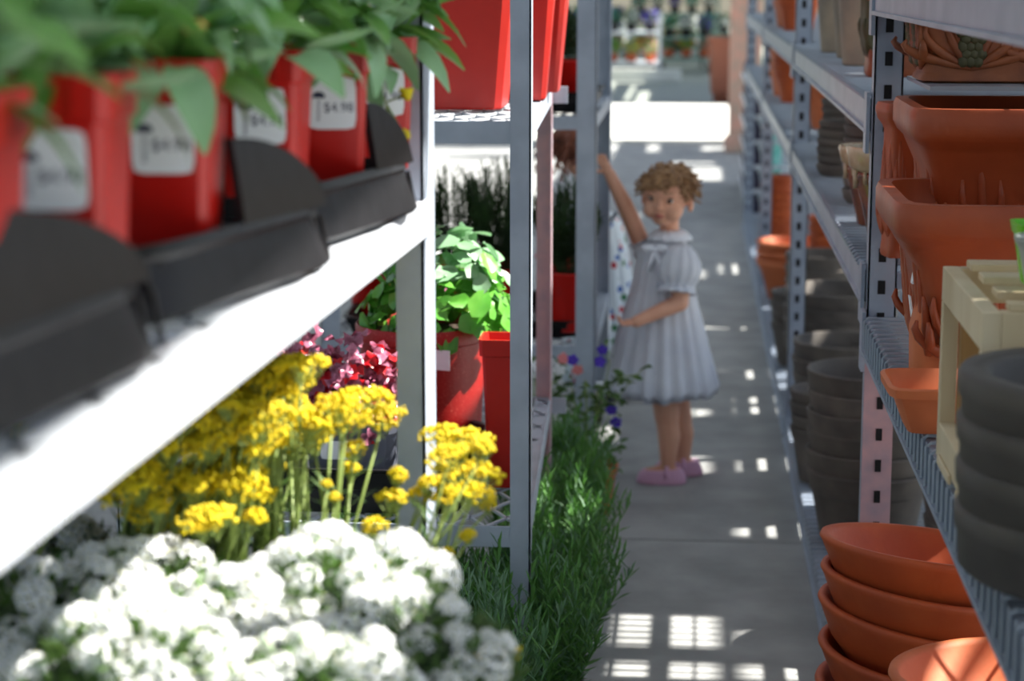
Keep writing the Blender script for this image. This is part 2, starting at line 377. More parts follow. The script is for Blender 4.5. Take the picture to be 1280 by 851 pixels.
# ================================================================== LEFT: carts
def cart(label, x_f, x_b, y0, y1, top, shelves, skew=0, paint=None, pinkrear=False, wheels=True, t=.03, barh=.035, rear=(True, True), front=(True, True), rail=None, deep=False):
    """x_f: aisle side, x_b: far side; shelves: list of z of the shelf's top"""
    c = thing('nursery_cart', label, 'plant cart', ((x_f + x_b) / 2, (y0 + y1) / 2, 0))
    ox, oy = (x_f + x_b) / 2, (y0 + y1) / 2
    P = lambda x, y, z: (x - ox, y - oy, z)
    def angle_post(x, y, sx, sy, mt):
        mb = MB(); X, Y, _ = P(x, y, 0)
        mb.box(min(X, X - sx * t), max(X, X - sx * t), min(Y, Y + sy * .003), max(Y, Y + sy * .003), .10, top)
        mb.box(min(X, X - sx * .003), max(X, X - sx * .003), min(Y, Y + sy * t), max(Y, Y + sy * t), .10, top)
        o = obj('post', mb, mt, c)
        return o
    for (x, sx) in ((x_f, 1), (x_b, -1)):
        angle_post(x, y0, sx, 1, paint)
        if deep and sx == 1:
            mb = MB(); X, Y, _ = P(x - skew - .008, y1 - t, 0); mb.box(X - t, X, Y, Y + .003, .1, top); mb.box(X - .003, X, Y, Y + .085, .1, top); obj('post', mb, paint, c)
        else: angle_post(x - (skew if sx == 1 else 0), y1, sx, -1, steel_pink if pinkrear else paint)
    for z in shelves:
        s = MB(); a = P(x_f - .004, y0 + .002, z - barh / 2); b_ = P(x_f - .004 - skew, y1, z - barh / 2)
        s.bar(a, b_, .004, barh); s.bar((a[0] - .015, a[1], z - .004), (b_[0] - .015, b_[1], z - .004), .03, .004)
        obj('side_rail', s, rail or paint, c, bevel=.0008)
        s = MB(); s.bar(P(x_b, y0, z - barh / 2), P(x_b, y1, z - barh / 2), .004, barh); obj('side_rail', s, paint, c)
        for yy in (y0 + .004, y1 - .004):
            s = MB(); s.bar(P(x_b, yy, z - barh / 2), P(x_f - .006, yy, z - barh / 2), .004, barh); obj('end_rail', s, paint, c, bevel=.0008)
        s = MB(); wire_mesh(s, *[v for v in (x_b - ox + .005, x_f - ox - .02 - skew * .5, y0 - oy + .01, y1 - oy - .01)], z - .004)
        o = obj('mesh_shelf', s, white_paint, c); o['kind'] = 'stuff'
        s = MB()
    if wheels:
        for x in (x_f - .03, x_b + .03):
            for y in (y0 + .06, y1 - .06):
                X, Y, _ = P(x, y, 0)
                M_ = Matrix.Translation((X, Y, .055)) @ Matrix.Rotation(PI / 2, 4, 'Y')
                wb = MB(); wb.lathe([(.012, -.014), (.045, -.014), (.055, -.009), (.055, .009), (.045, .014), (.012, .014)], 24, M_)
                wo = obj('wheel', wb, rubber, c, auto=40)
                hb = MB(); hb.box(X - .02, X + .02, Y - .02, Y + .02, .10, .125); hb.box(X - .02, X - .016, Y - .014, Y + .014, .05, .12); hb.box(X + .016, X + .02, Y - .014, Y + .014, .05, .12)
                obj('caster_bracket', hb, galv, wo)
    return c
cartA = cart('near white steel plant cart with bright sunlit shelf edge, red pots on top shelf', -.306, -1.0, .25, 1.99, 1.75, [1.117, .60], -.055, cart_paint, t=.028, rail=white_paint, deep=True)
cartB = cart('middle grey steel plant cart with diamond mesh shelf and pinkish rear post', -.25, -.93, 3.18, 4.22, 1.75, [1.108, .455], .037, cart_paint, pinkrear=True, t=.033)
cartC = cart('far grey steel plant cart on black wheels beside the girl', -.24, -.95, 5.15, 6.1, 1.7, [.985, .397], 0, cart_paint, t=.05)

# ---- black trays on top shelf of the near cart
def tray(p0, p1, label, depth=.34, z=1.121, hi=.102, peak=.42):
    p0 = Vector((p0[0] + .007, p0[1], z)); p1 = Vector((p1[0] + .007, p1[1], z)); L_ = (p1 - p0).length; ang = math.atan2(p1.y - p0.y, p1.x - p0.x)
    t = thing('carry_tray', label, 'tray', p0, ang, 'black carry trays on the near cart')
    # local: x along the aisle side, y inwards (away from aisle)
    mb = MB(); n = 56
    def ring(out, zz, pr=None):
        pts = []
        for x, y in squircle(L_ / 2 + out, n, 9, depth / 2 + out):
            zf = zz
            pts.append(Vector((L_ / 2 + x, depth / 2 + y, zf)))
        return pts
    mb.rings([ring(.004, 0), ring(.006, .003), ring(-.004, .036), ring(-.002, .040), ring(-.008, .046), ring(-.010, .046), ring(-.012, .030), ring(-.05, .028)], (True, True))
    # flutes on the skirt
    obj('skirt', mb, black_pl, t, auto=35)
    fb = MB()
    for k in range(int(L_ / .02)):
        fb.bar((.02 + k * .02, .0015, .004), (.02 + k * .02, .0075, .036), .004, .003, (0, 1, 0))
    obj('rib', fb, black_pl, t)
    # high curved end shields rising from the lip, both long sides
    for yb, sg in ((.006, 1), (depth - .006, -1)):
        sb = MB(); N = 18; rows = []
        x0 = L_ * peak; x1 = L_ - .008
        outer = []; inner = []
        for i in range(N + 1):
            u = i / N; x = x0 + (x1 - x0) * u; h = .045 + (hi - .045) * math.cos(u * PI / 2) ** .55
            outer.append((x, h))
        vs = []; fs = []
        for i, (x, h) in enumerate(outer):
            for off in (0, .006):
                for j in range(5):
                    q = j / 4; zz = .043 + (h - .043) * q; lean = .007 * ((zz - .043) / .05) ** 1.2
                    cx = -.03 * max(0, (i / N - .75) / .25) ** 2 * 0
                    vs.append(Vector((x, yb + sg * (off + lean), zz)))
        for i in range(N):
            A = i * 10; B = A + 10
            for j in range(4):
                fs.append((A + j, B + j, B + j + 1, A + j + 1)); fs.append((A + 5 + j, A + 6 + j, B + 6 + j, B + 5 + j))
            fs.append((A + 4, B + 4, B + 9, A + 9))
        fs.append((0, 1, 2, 3, 4, 9, 8, 7, 6, 5))
        sb.add(vs, fs); obj('end_shield', sb, black_pl, t, auto=50)
    return t
TR = [((-.34, .79), (-.300, 1.112), 'foremost black plastic tray at lower left, partly outside the picture'),
      ((-.335, 1.185), (-.268, 1.495), 'middle black plastic carry tray holding the second red pot'),
      ((-.304, 1.575), (-.252, 1.85), 'rear black plastic carry tray nearest to the white post')]
for a, b_, l in TR: tray(a, b_, l, peak=.52 if 'middle' in l else (.30 if 'fore' in l else .62))

# ---- red square potted plants
def red_pot_plant(px, py, Y, rz, label, s=1.0, lab=True, leaves=46, spread=1.0, z=1.151, seed=1):
    random.seed(seed)
    q = at(px, py, Y); h = .126 * s; wt = .071 * s; wb = .059 * s
    t = thing('potted_plant', label, 'potted plant', (q.x, q.y, z), rz, 'red square pots of broad leaved plants on the near cart')
    pot = obj('pot', sq_pot(wb, wt, h, .003, .026), red_pl, t, auto=35)
    bb = MB()
    for sx in (-1, 1):
        for k in (-.5, .5): bb.box(k * wt * .5 - .001, k * wt * .5 + .001, sx * (wt / 2 + .003), sx * (wt / 2 + .0045), h - .024, h - .002)
    obj('rim_rib', bb, red_pl, pot)['kind'] = 'stuff'
    sb = MB(); sb.rings([[Vector((x, y, h - .022)) for x, y in squircle(wt / 2 - .004, 16, 8)], [Vector((x, y, h - .018)) for x, y in squircle(wt / 2 - .005, 16, 8)]]); obj('soil', sb, soil, t)
    if lab:
        tl = math.atan((wt - wb) / 2 / h)
        label_part(pot, .0415 * s, .045 * s, (0.003, -(wb + (wt - wb) * .60) / 2 - .0012, h * .59), (PI / 2 + tl, 0, 0))
    for i in range(leaves):
        az = U(0, 2 * PI); r = U(0, .03); zz = h - .01 + U(0, .07)
        el = U(-.5, 1.1) if R() < .6 else U(-.2, .5)
        me = random.choice(LG)
        link('leaf', me, t, M=dirM(Vector((r * math.cos(az), r * math.sin(az), zz)), az + U(-.3, .3), el, U(-.5, .5), U(.7, 1.25) * spread))
    stb = MB()
    for i in range(7):
        az = U(0, 2 * PI); stb.tube([(0, 0, h - .02), (.012 * math.cos(az), .012 * math.sin(az), h + .03), (.035 * math.cos(az), .035 * math.sin(az), h + U(.05, .1))], .0022, 5)
    obj('stem', stb, stem_m, t, smooth=True)
    return t
rp = [(-75, 230, .95, .02, 'red square pot cut off by the left edge of the picture'),
      (78, 215, 1.13, .03, 'leftmost whole red square pot with a white price sticker and leafy plant'),
      (213, 205, 1.345, .03, 'second red square pot in the middle black tray with white price sticker'),
      (332, 170, 1.60, .0, 'third red square pot, behind the high shield of the middle tray'),
      (412, 160, 1.76, .16, 'fourth red square pot with drooping long leaves over its sticker'),
      (468, 130, 1.93, .30, 'fifth red square pot, beside the white cart post')]
for i, a in enumerate(rp): red_pot_plant(*a, seed=20 + i, s=1.0 if i < 3 else .98, leaves=62 if i else 44)
for i, (X, Y) in enumerate([(-.50, 1.23), (-.52, 1.42), (-.47, 1.58), (-.50, 1.76), (-.62, 1.66)]):
    random.seed(50 + i)
    q = at(100, 100, 1)
    t = red_pot_plant(100, 100, 1, U(-.2, .2), ['red potted leafy plant of the rear row behind the leftmost labelled pot', 'red potted leafy plant of the rear row behind the second labelled pot', 'red potted leafy plant of the rear row behind the third labelled pot', 'red potted leafy plant of the rear row behind the fourth labelled pot', 'innermost red potted leafy plant at the back of the near cart'][i], lab=False, seed=60 + i, leaves=62)
    t.location = (X - .02, Y, 1.121)
# the plant's little yellow flower buds on trailing stems by the post
random.seed(5)
t = thing('trailing_flower_stem', 'thin trailing stem with small yellow buds hanging beside the white post', 'flower stem', at(492, 130, 1.90))
o0 = Vector(t.location); sb = MB()
pts = [at(478, 105, 1.9), at(500, 145, 1.86), at(506, 170, 1.85)]
for e in ((508, 118), (505, 168), (486, 168), (497, 172)):
    sb.tube([p_ - o0 for p_ in (at(470, 100, 1.9), at(482, 128, 1.87), at(*e, 1.85))], .0009, 5)
obj('stem', sb, stem_m, t)
for e in ((508, 118), (504, 168), (487, 170)):
    bb = MB(); bb.ball(at(*e, 1.85) - o0, .0055, 10, 7)
    for k in range(7): bb.ball(at(*e, 1.85) - o0 + Vector((U(-.004, .004), U(-.004, .004), U(-.004, .004))), .003, 6, 4)
    obj('bud', bb, yel, t, smooth=True)

# ---- gazania like bud
bb = MB(); bb.ball((0, 0, 0), (.008, .006, .005)); tag(obj('flower_bud', bb, mat('orange_bud', srgb(225, 170, 90), .6), smooth=True, loc=at(242, 33, 1.25)), 'small orange bud among the leaves above the red pots', 'flower bud')

# ================================================================== yellow flowers
def corymb(seed, r=.021, n=125):
    random.seed(seed); mb = MB()
    for i in range(n):
        a = U(0, 2 * PI); q = math.sqrt(R()) * r; z = .007 * (1 - (q / r) ** 2) + U(-.003, .003)
        mb.ball((q * math.cos(a), q * math.sin(a), z), U(.0011, .0021), 5, 3)
        if i % 6 == 0: mb.cur = 1; mb.tube([(q * math.cos(a), q * math.sin(a), z - .001), (q * .25 * math.cos(a), q * .25 * math.sin(a), z - .014)], .0005, 4, False); mb.cur = 0
    return mb.mesh('flower_head', [yel, stem_m], True)
CY = [corymb(i, r=(.020, .015, .023, .011)[i]) for i in range(4)]
def yellow_plant(x, y, z, heads, label, seed, low=0):
    random.seed(seed)
    t = thing('yellow_flower_plant', label, 'flowering plant', (x, y, z), 0, 'clumps of yellow flowers on tall stems')
    o0 = Vector((x, y, z)); sb = MB(); fb = MB()
    for hp in heads:
        q = hp[0] - o0; k = hp[1]
        base = Vector((U(-.03, .03), U(-.03, .03), .10))
        mid = base.lerp(q, .55) + Vector((U(-.012, .012), U(-.012, .012), .0))
        sb.tube([base, mid, q - Vector((0, 0, .005))], [.0018, .0015, .0012], 5)
        for j in range(4):
            f = U(.1, .8); pp = base.lerp(q, f); az = U(0, 2 * PI)
            d = Vector((math.cos(az), math.sin(az), .6)) * .02; sd = Vector((-math.sin(az), math.cos(az), 0)) * .002
            fb.add([pp - sd, pp + sd, pp + d + sd * .6, pp + d * 1.35], [(0, 1, 2, 3)])
        link('flower_head', CY[0 if k > 1.0 else random.choice((1, 3))] if k < 1.3 else CY[2], t, M=Matrix.Translation(q) @ Matrix.Rotation(U(0, 6), 4, 'Z') @ Matrix.Rotation(U(-.35, .35), 4, 'X') @ Matrix.Scale(k, 4))
    obj('stem', sb, stem_m, t, smooth=True)
    for j in range(90):
        az = U(0, 2 * PI); rr = U(0, .07); pp = Vector((rr * math.cos(az), rr * math.sin(az), .09 + U(0, .05)))
        az2 = az + U(-.8, .8); el = U(.2, 1.3); L_ = U(.04, .075)
        d = Vector((math.cos(az2) * math.cos(el), math.sin(az2) * math.cos(el), math.sin(el))) * L_; sd = Vector((-math.sin(az2), math.cos(az2), 0)) * .004
        fb.add([pp, pp + d * .5 + sd, pp + d - Vector((0, 0, L_ * .1)), pp + d * .5 - sd], [(0, 1, 2, 3)])
    f_ = obj('foliage', fb, foli, t); f_['kind'] = 'stuff'
    pb = MB(); pb.lathe(pot_profile(.045, .06, .10, .003, .003, .012), 24); obj('pot', pb, black_pl, t, auto=40)
    sb = MB(); sb.lathe([(.056, .088), (.054, .092)], 20); obj('soil', sb, soil, t)
    return t
# the singled out heads at the right
headsR = [((428, 512), 1.2), ((455, 500), 1.3), ((478, 522), 1.15), ((432, 530), 1.1), ((415, 512), .9), ((392, 546), .7), ((442, 562), .85), ((437, 586), .7), ((418, 622), .55), ((408, 606), .5)]
headsM = [((553, 545), 1.1), ((585, 552), 1.25), ((603, 562), 1.0), ((560, 572), 1.1), ((600, 592), 1.2), ((570, 598), 1.1), ((540, 606), .9), ((588, 618), 1.1), ((558, 622), .9), ((497, 594), .8), ((490, 624), 1.0), ((468, 658), .8), ((585, 670), .7), ((560, 690), .5), ((525, 620), .8), ((610, 632), .7)]
headsB = [((612, 815), 1.2), ((578, 797), .7), ((630, 822), .8), ((553, 846), .6)]
def pick(L_, Y0, Y1, sd):
    random.seed(sd); return [(at(px, py, U(Y0, Y1)), k) for (px, py), k in L_]
yellow_plant(-.315, 1.74, .60, pick(headsR, 1.70, 1.80, 1), 'yellow flower clump standing left of the white post, before the grey pot', 1)
yellow_plant(-.275, 1.72, .60, pick(headsM, 1.68, 1.8, 2), 'yellow flower clump spilling across the foot of the white post', 2)
yellow_plant(-.21, 1.60, .60, pick(headsB, 1.5, 1.56, 3), 'few low yellow flower heads at the right edge of the white flowers', 3)
random.seed(33)
def mass(px0, px1, top, bot, n, Y0, Y1):
    out = []
    for i in range(n):
        u = R(); px = px0 + (px1 - px0) * u; py = top + (bot - top) * (R() ** 1.15)
        out.append((at(px, py, U(Y0, Y1)), U(.75, 1.3)))
    return out
yellow_plant(-.38, 1.77, .60, mass(318, 388, 458, 570, 46, 1.70, 1.84), 'dense yellow flower clump with the highest heads, left of the purple foliage', 4)
yellow_plant(-.43, 1.72, .60, mass(238, 335, 488, 650, 62, 1.62, 1.80), 'dense yellow flower clump in the middle of the yellow drift', 5)
yellow_plant(-.49, 1.66, .60, mass(160, 262, 520, 660, 46, 1.58, 1.78), 'leftmost yellow flower clump under the bright shelf edge', 6)
yellow_plant(-.62, 1.62, .60, mass(20, 160, 430, 560, 34, 1.6, 1.8), 'yellow flower clump seen through the mesh of the upper shelf', 7)

# ================================================================== white candytuft
def white_cluster(seed, r=.016):
    random.seed(seed); mb = MB(); n = 19
    for i in range(n):
        t_ = math.acos(1 - .95 * (i + .4) / n); a = i * 2.399; c = Vector((r * math.sin(t_) * math.cos(a), r * math.sin(t_) * math.sin(a), r * .75 * math.cos(t_)))
        nrm = c.normalized(); u = nrm.orthogonal().normalized(); v = nrm.cross(u); ro = U(0, 2)
        mb.cur = 0
        for k in range(4):
            A = ro + k * PI / 2; d = (u * math.cos(A) + v * math.sin(A)); e = nrm.cross(d)
            L_ = U(.0055, .0075); mb.add([c, c + d * L_ * .6 + e * .0024 + nrm * .001, c + d * L_ + nrm * .0003, c + d * L_ * .6 - e * .0024 + nrm * .001], [(0, 1, 2, 3)])
        mb.cur = 1
        mb.ball(c + nrm * .0008, .0009, 5, 3)
    return mb.mesh('flower_cluster', [whi, cream])
WC = [white_cluster(i, (.015, .018, .013)[i]) for i in range(3)]
def candytuft(px, py, Y, label, seed, r=.085, n=52, zoff=.6):
    random.seed(seed); q = at(px, py, Y); base = Vector((q.x, q.y, zoff)); hc = q.z - zoff
    t = thing('candytuft_plant', label, 'flowering plant', base, 0, 'mounds of white flowers')
    for i in range(n):
        th = math.acos(1 - .92 * (i + .5) / n); a = i * 2.399 + U(-.2, .2)
        rr = r * U(.9, 1.1); p_ = Vector((rr * math.sin(th) * math.cos(a), rr * math.sin(th) * math.sin(a), hc + rr * .62 * math.cos(th) + U(-.008, .008)))
        nrm = Vector((p_.x, p_.y, (p_.z - hc) * 1.6)).normalized()
        if R() < .26: continue
        link('flower_cluster', random.choice(WC), t, M=Matrix.Translation(p_) @ nrm.to_track_quat('Z', 'Y').to_matrix().to_4x4() @ Matrix.Rotation(U(0, 6), 4, 'Z') @ Matrix.Scale(U(.65, 1.1), 4))
    fb = MB()
    for i in range(700):
        th = math.acos(1 - .98 * R()); a = U(0, 2 * PI); rr = r * U(.75, 1.04)
        p_ = Vector((rr * math.sin(th) * math.cos(a), rr * math.sin(th) * math.sin(a), hc + rr * .62 * math.cos(th)))
        az = a + U(-1, 1); el = U(-.2, 1.2); d = Vector((math.cos(az) * math.cos(el), math.sin(az) * math.cos(el), math.sin(el))) * U(.012, .022); sd = Vector((-math.sin(az), math.cos(az), 0)) * .0028
        fb.add([p_, p_ + d * .5 + sd, p_ + d, p_ + d * .5 - sd], [(0, 1, 2, 3)])
    for i in range(16):
        a = U(0, 2 * PI); fb.tube([(0, 0, .08), (r * .5 * math.cos(a), r * .5 * math.sin(a), hc * .8), (r * .8 * math.cos(a), r * .8 * math.sin(a), hc + .01)], .0014, 4)
    f_ = obj('foliage', fb, foli, t); f_['kind'] = 'stuff'
    pb = MB(); pb.lathe(pot_profile(.045, .06, .10, .003, .003, .012), 24); obj('pot', pb, black_pl, t, auto=40)
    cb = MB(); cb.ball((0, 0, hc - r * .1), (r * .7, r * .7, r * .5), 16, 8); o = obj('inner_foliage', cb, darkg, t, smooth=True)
    return t
for i, a in enumerate([(45, 800, 1.48, 'leftmost white flower mound at the picture corner'), (170, 775, 1.55, 'white flower mound second from the left'),
                       (300, 815, 1.46, 'white flower mound in the middle of the row, nearest the camera'), (425, 775, 1.50, 'tall rounded white flower mound before the yellow clump'),
                       (535, 838, 1.44, 'rightmost white flower mound spilling towards the aisle'), (150, 850, 1.30, 'low white flower mound cut off at the bottom edge, left'),
                       (400, 880, 1.34, 'low white flower mound cut off at the bottom edge, middle'), (60, 715, 1.68, 'rear white flower mound under the shelf edge, left'), (200, 715, 1.72, 'small rear white flower mound below the yellow clump')]):
    candytuft(*a, 100 + i, r=(.085, .085, .08, .083, .06, .07, .065, .06, .05)[i], n=(52, 52, 50, 56, 34, 44, 40, 26, 22)[i])

# ================================================================== middle cart contents
# tall red planters on the upper shelf
def tall_square_planter(x, y, z, wb, wt, h, m_, label, rz=0, rim=.006):
    t = thing('tall_planter', label, 'planter', (x, y, z), rz, 'tall red planters on the upper shelf of the middle cart')
    obj('body', sq_pot(wb, wt, h, rim, .03, .004, 14, 40), m_, t, auto=30)
    return t
q = at(560, 130, 3.55)
tall_square_planter(-.395, 3.50, 1.110, .15, .21, .30, red_big, 'large tall red square planter just right of the white post', .0)
tall_square_planter(-.325, 3.76, 1.110, .115, .16, .28, red_big, 'tall red square planter behind the largest one', .05)
tall_square_planter(-.31, 4.0, 1.110, .10, .15, .28, red_big, 'tall red planter partly hidden behind the grey cart post', 0)
# kalanchoe in big red speckled planter
def scallop_leaf(name, L_, W_, m_, cup=.12):
    mb = MB(); vs = [Vector((0, 0, 0))]; n = 18
    for r_ in (.5, 1.0):
        for k in range(n):
            a = 2 * PI * k / n; sc = 1 + (.07 * math.cos(a * 6) if r_ == 1 else 0)
            x = L_ * .55 + L_ * .48 * math.cos(a) * r_ * sc; y = W_ / 2 * math.sin(a) * r_ * sc * (.8 + .25 * math.cos(a))
            vs.append(Vector((x, y, cup * W_ * (r_ ** 2) * (abs(math.sin(a)) * .6 + .15) - .15 * L_ * (x / L_) ** 2)))
    fs = []
    vs[0] = Vector((L_ * .55, 0, -.15 * L_ * .3))
    for k in range(n): fs.append((0, 1 + k, 1 + (k + 1) % n)); fs.append((1 + k, 1 + n + k, 1 + n + (k + 1) % n, 1 + (k + 1) % n))
    mb.add(vs, fs); mb.tube([(0, 0, 0), (L_ * .12, 0, 0.0)], .002, 5)
    me = mb.mesh(name, m_, True); return me
KL = [scallop_leaf('leaf', .052, .044, kal), scallop_leaf('leaf', .046, .034, kal), scallop_leaf('leaf', .05, .046, kal2, .1), scallop_leaf('leaf', .04, .034, kal2)]
random.seed(9)
kp = at(528, 402, 3.66)
t = thing('kalanchoe_plant', 'bright green fleshy kalanchoe in a big red speckled planter', 'potted plant', (kp.x, kp.y, .46), 0)
KH = kp.z - .46
pb = MB(); pb.lathe(pot_profile(.105, .118, KH, .005, .005, .03), 48); po = obj('pot', pb, red_speck, t, auto=40)
sb = MB(); sb.lathe([(.112, KH - .03), (.110, KH - .02)], 32); obj('soil', sb, soil, t)
mb = MB(); mb.box(-.02, .02, -.0008, .0008, -.018, .018); l = obj('price_label', mb, label_m, po, loc=(.045, -.112, KH - .05), rot=(0, 0, -.3))
for i in range(250):
    th = math.acos(1 - 1.0 * (i + .5) / 250); a = i * 2.399 + U(-.3, .3)
    rr = U(.80, 1.05); p_ = Vector((.035 + .135 * rr * math.sin(th) * math.cos(a), .115 * rr * math.sin(th) * math.sin(a), KH - .010 + .185 * rr * math.cos(th)))
    nrm = Vector((math.sin(th) * math.cos(a), math.sin(th) * math.sin(a), math.cos(th) * .8 + .3)) + Vector((U(-.5, .5), U(-.5, .5), U(-.4, .5)))
    link('leaf', random.choice(KL[:2] if p_.z < KH + .085 or R() < .2 else KL[2:]), t, M=Matrix.Translation(p_) @ nrm.to_track_quat('Z', 'Y').to_matrix().to_4x4() @ Matrix.Rotation(U(0, 6.28), 4, 'Z') @ Matrix.Scale(U(.75, 1.15), 4))
sb = MB()
for i in range(14):
    a = i * 2.4; sb.tube([(0, 0, KH - .02), (.05 * math.cos(a), .05 * math.sin(a), KH + .05), (.085 * math.cos(a), .085 * math.sin(a), KH + .09)], .004, 6)
obj('stem', sb, kal, t, smooth=True)
tall_q = at(607, 480, 3.42)
# smooth big red planter right of the speckled one
t = thing('red_planter', 'smooth bright red square planter beside the speckled one, behind the grey post', 'planter', (-.314, 3.44, .46), .0)
obj('body', sq_pot(.055, .078, .262, .004, .03, .004, 12, 40), red_big, t, auto=30)
# heuchera in grey pot
random.seed(11)
def heuchera(px, py, Y, ztop, w_, label, seed, lab=True):
    random.seed(seed); q = at(px, py, Y); z0 = .462
    t = thing('heuchera_plant', label, 'potted plant', (q.x, q.y, z0), .0, 'purple leaved plants in grey pots')
    h = .125
    po = obj('pot', sq_pot(w_ * .8, w_, h, .004, .02, .003, 6, 32), grey_pl, t, auto=35)
    if lab: label_part(po, .055, .032, (-.02, -w_ * .46 - .001, h * .62), (PI / 2 + .06, 0, 0), False)
    sb = MB(); sb.lathe([(w_ * .46, h - .02), (w_ * .45, h - .012)], 20); obj('soil', sb, soil, t)
    for i in range(230):
        th = math.acos(1 - R()); a = U(0, 2 * PI); rr = U(.5, 1.05)
        p_ = Vector((.125 * rr * math.sin(th) * math.cos(a), .10 * rr * math.sin(th) * math.sin(a), h - .015 + .15 * rr * math.cos(th)))
        nrm = Vector((math.sin(th) * math.cos(a), math.sin(th) * math.sin(a) - .3, math.cos(th))) + Vector((U(-.7, .7), U(-.7, .7), U(-.5, .7)))
        link('leaf', random.choice(HL), t, M=Matrix.Translation(p_) @ nrm.to_track_quat('Z', 'Y').to_matrix().to_4x4() @ Matrix.Rotation(U(0, 6.28), 4, 'Z') @ Matrix.Scale(U(.8, 1.2), 4))
    return t
HL = []
for k, m_ in enumerate((heu, heu, heu, heu_r)):
    random.seed(k); mb = MB(); n = 14; L_ = .028; vs = [Vector((L_ * .5, 0, .0))]
    for j in range(n):
        a = 2 * PI * j / n; r_ = L_ * .5 * (1 + .22 * math.cos(5 * a)); vs.append(Vector((L_ * .5 + r_ * math.cos(a), r_ * math.sin(a), .005 * math.sin(3 * a + k) + U(-.002, .002))))
    mb.add(vs, [(0, 1 + j, 1 + (j + 1) % n) for j in range(n)]); HL.append(mb.mesh('leaf', m_, True))
heuchera(445, 520, 3.36, 0, .17, 'purple ruffled heuchera in a grey pot with a white sticker', 1)
heuchera(350, 500, 3.50, 0, .15, 'purple ruffled heuchera further left, behind the yellow flowers', 2, False)
heuchera(545, 500, 3.95, 0, .13, 'small dark heuchera behind the white post, beside the red planter', 3, False)
def flat_tray(label, x, y, z, w_, d_, h=.05, rz=0):
    t = MB(); n = 40
    ring = lambda o, zz: [Vector((a, b_, zz)) for a, b_ in squircle(w_ / 2 + o, n, 10, d_ / 2 + o)]
    t.rings([ring(-.012, 0), ring(-.004, h * .55), ring(.001, h * .57), ring(.003, h - .004), ring(.010, h), ring(.010, h + .003), ring(0, h + .003), ring(-.006, h - .006), ring(-.016, .006)])
    return tag(obj('nursery_tray', t, black_pl, loc=(x, y, z), rot=(0, 0, rz), auto=35), label, 'tray')
flat_tray('black nursery tray under the grey heuchera pots on the mesh shelf', -.57, 3.42, .456, .42, .38, .075)
for o in bpy.data.objects:
    if o.name.startswith('heuchera_plant') and o.location.y < 3.8: o.location.z = .475

# ================================================================== needle plants
def needle_plant(x, y, z, hgt, rad, label, seed, mats, cat='herb plant', group=None, name='lavender_plant', pot=None, poth=.12, potr=.06, stems=60, wl=.0035, ll=(.028, .05), lean=None, per=26):
    random.seed(seed); t = thing(name, label, cat, (x, y, z), 0, group)
    fb = MB()
    for i in range(stems):
        a = U(0, 2 * PI); q = math.sqrt(R()); tip = Vector((rad * q * math.cos(a), rad * q * math.sin(a), poth + (hgt - poth) * U(.72, 1.0) * (1 - .35 * q * q)))
        if lean: tip += Vector(lean) * q
        base = Vector((.03 * math.cos(a), .03 * math.sin(a), poth - .01)); mid = base.lerp(tip, .5) + Vector((0, 0, .015)) + Vector((math.cos(a), math.sin(a), 0)) * .012
        fb.cur = 0; fb.tube([base, mid, tip], .0012, 3, False)
        for k in range(per):
            f = .15 + .85 * k / per; pp = base.lerp(mid, f * 2) if f < .5 else mid.lerp(tip, f * 2 - 1)
            az = k * 2.4 + U(-.3, .3); el = .35 + f * .8 + U(-.25, .25); L_ = U(*ll) * (1.1 - .35 * f)
            d = Vector((math.cos(az) * math.cos(el), math.sin(az) * math.cos(el), math.sin(el))) * L_; sd = Vector((-math.sin(az), math.cos(az), 0)) * wl / 2
            dr = Vector((0, 0, -L_ * .12)); fb.cur = 1 if R() < .3 else 0
            fb.add([pp - sd * .6, pp + sd * .6, pp + d * .55 + sd, pp + d + dr, pp + d * .55 - sd], [(0, 1, 2, 3, 4)])
    o = obj('foliage', fb, mats, t); o['kind'] = 'stuff'
    pb = MB()
    pb.lathe(pot_profile(potr * .78, potr, poth, .003, .003, .014), 28); obj('pot', pb, pot or black_pl, t, auto=40)
    sb = MB(); sb.lathe([(potr * .93, poth - .014), (potr * .9, poth - .01)], 18); obj('soil', sb, soil, t)
    return t
LV = [(-.33, 2.86, .0, .53, .15, 'lavender plant nearest the camera, at the bottom edge by the white flowers'),
      (-.255, 3.16, .0, .47, .14, 'lavender plant in front of the foot of the grey post'),
      (-.50, 3.02, .0, .47, .14, 'lavender plant left of the grey post under the mesh shelf'),
      (-.235, 3.52, .0, .42, .15, 'lavender plant leaning into the aisle just right of the grey post'),
      (-.46, 3.42, .0, .40, .13, 'lavender plant deep in the shade under the mesh shelf'),
      (-.25, 3.92, .0, .42, .15, 'lavender plant overhanging the aisle beside the mesh shelf'),
      (-.26, 4.32, .0, .42, .14, 'lavender plant next to the pinkish post'),
      (-.30, 4.62, .0, .30, .10, 'farthest lavender plant, in front of the black cart wheel'),
      (-.60, 3.75, .0, .40, .14, 'lavender plant at the back under the middle cart'), (-.68, 3.05, .0, .42, .13, 'lavender plant behind the foot of the white post')]
for i, (x, y, z, h, r, l) in enumerate(LV):
    needle_plant(x, y, z, h, r, l, 200 + i, [lav, lav2] if i not in (0, 2) else [lav2, lav], 'lavender', 'lavender plants along the aisle', stems=84, per=26, wl=.0048, ll=(.034, .060))
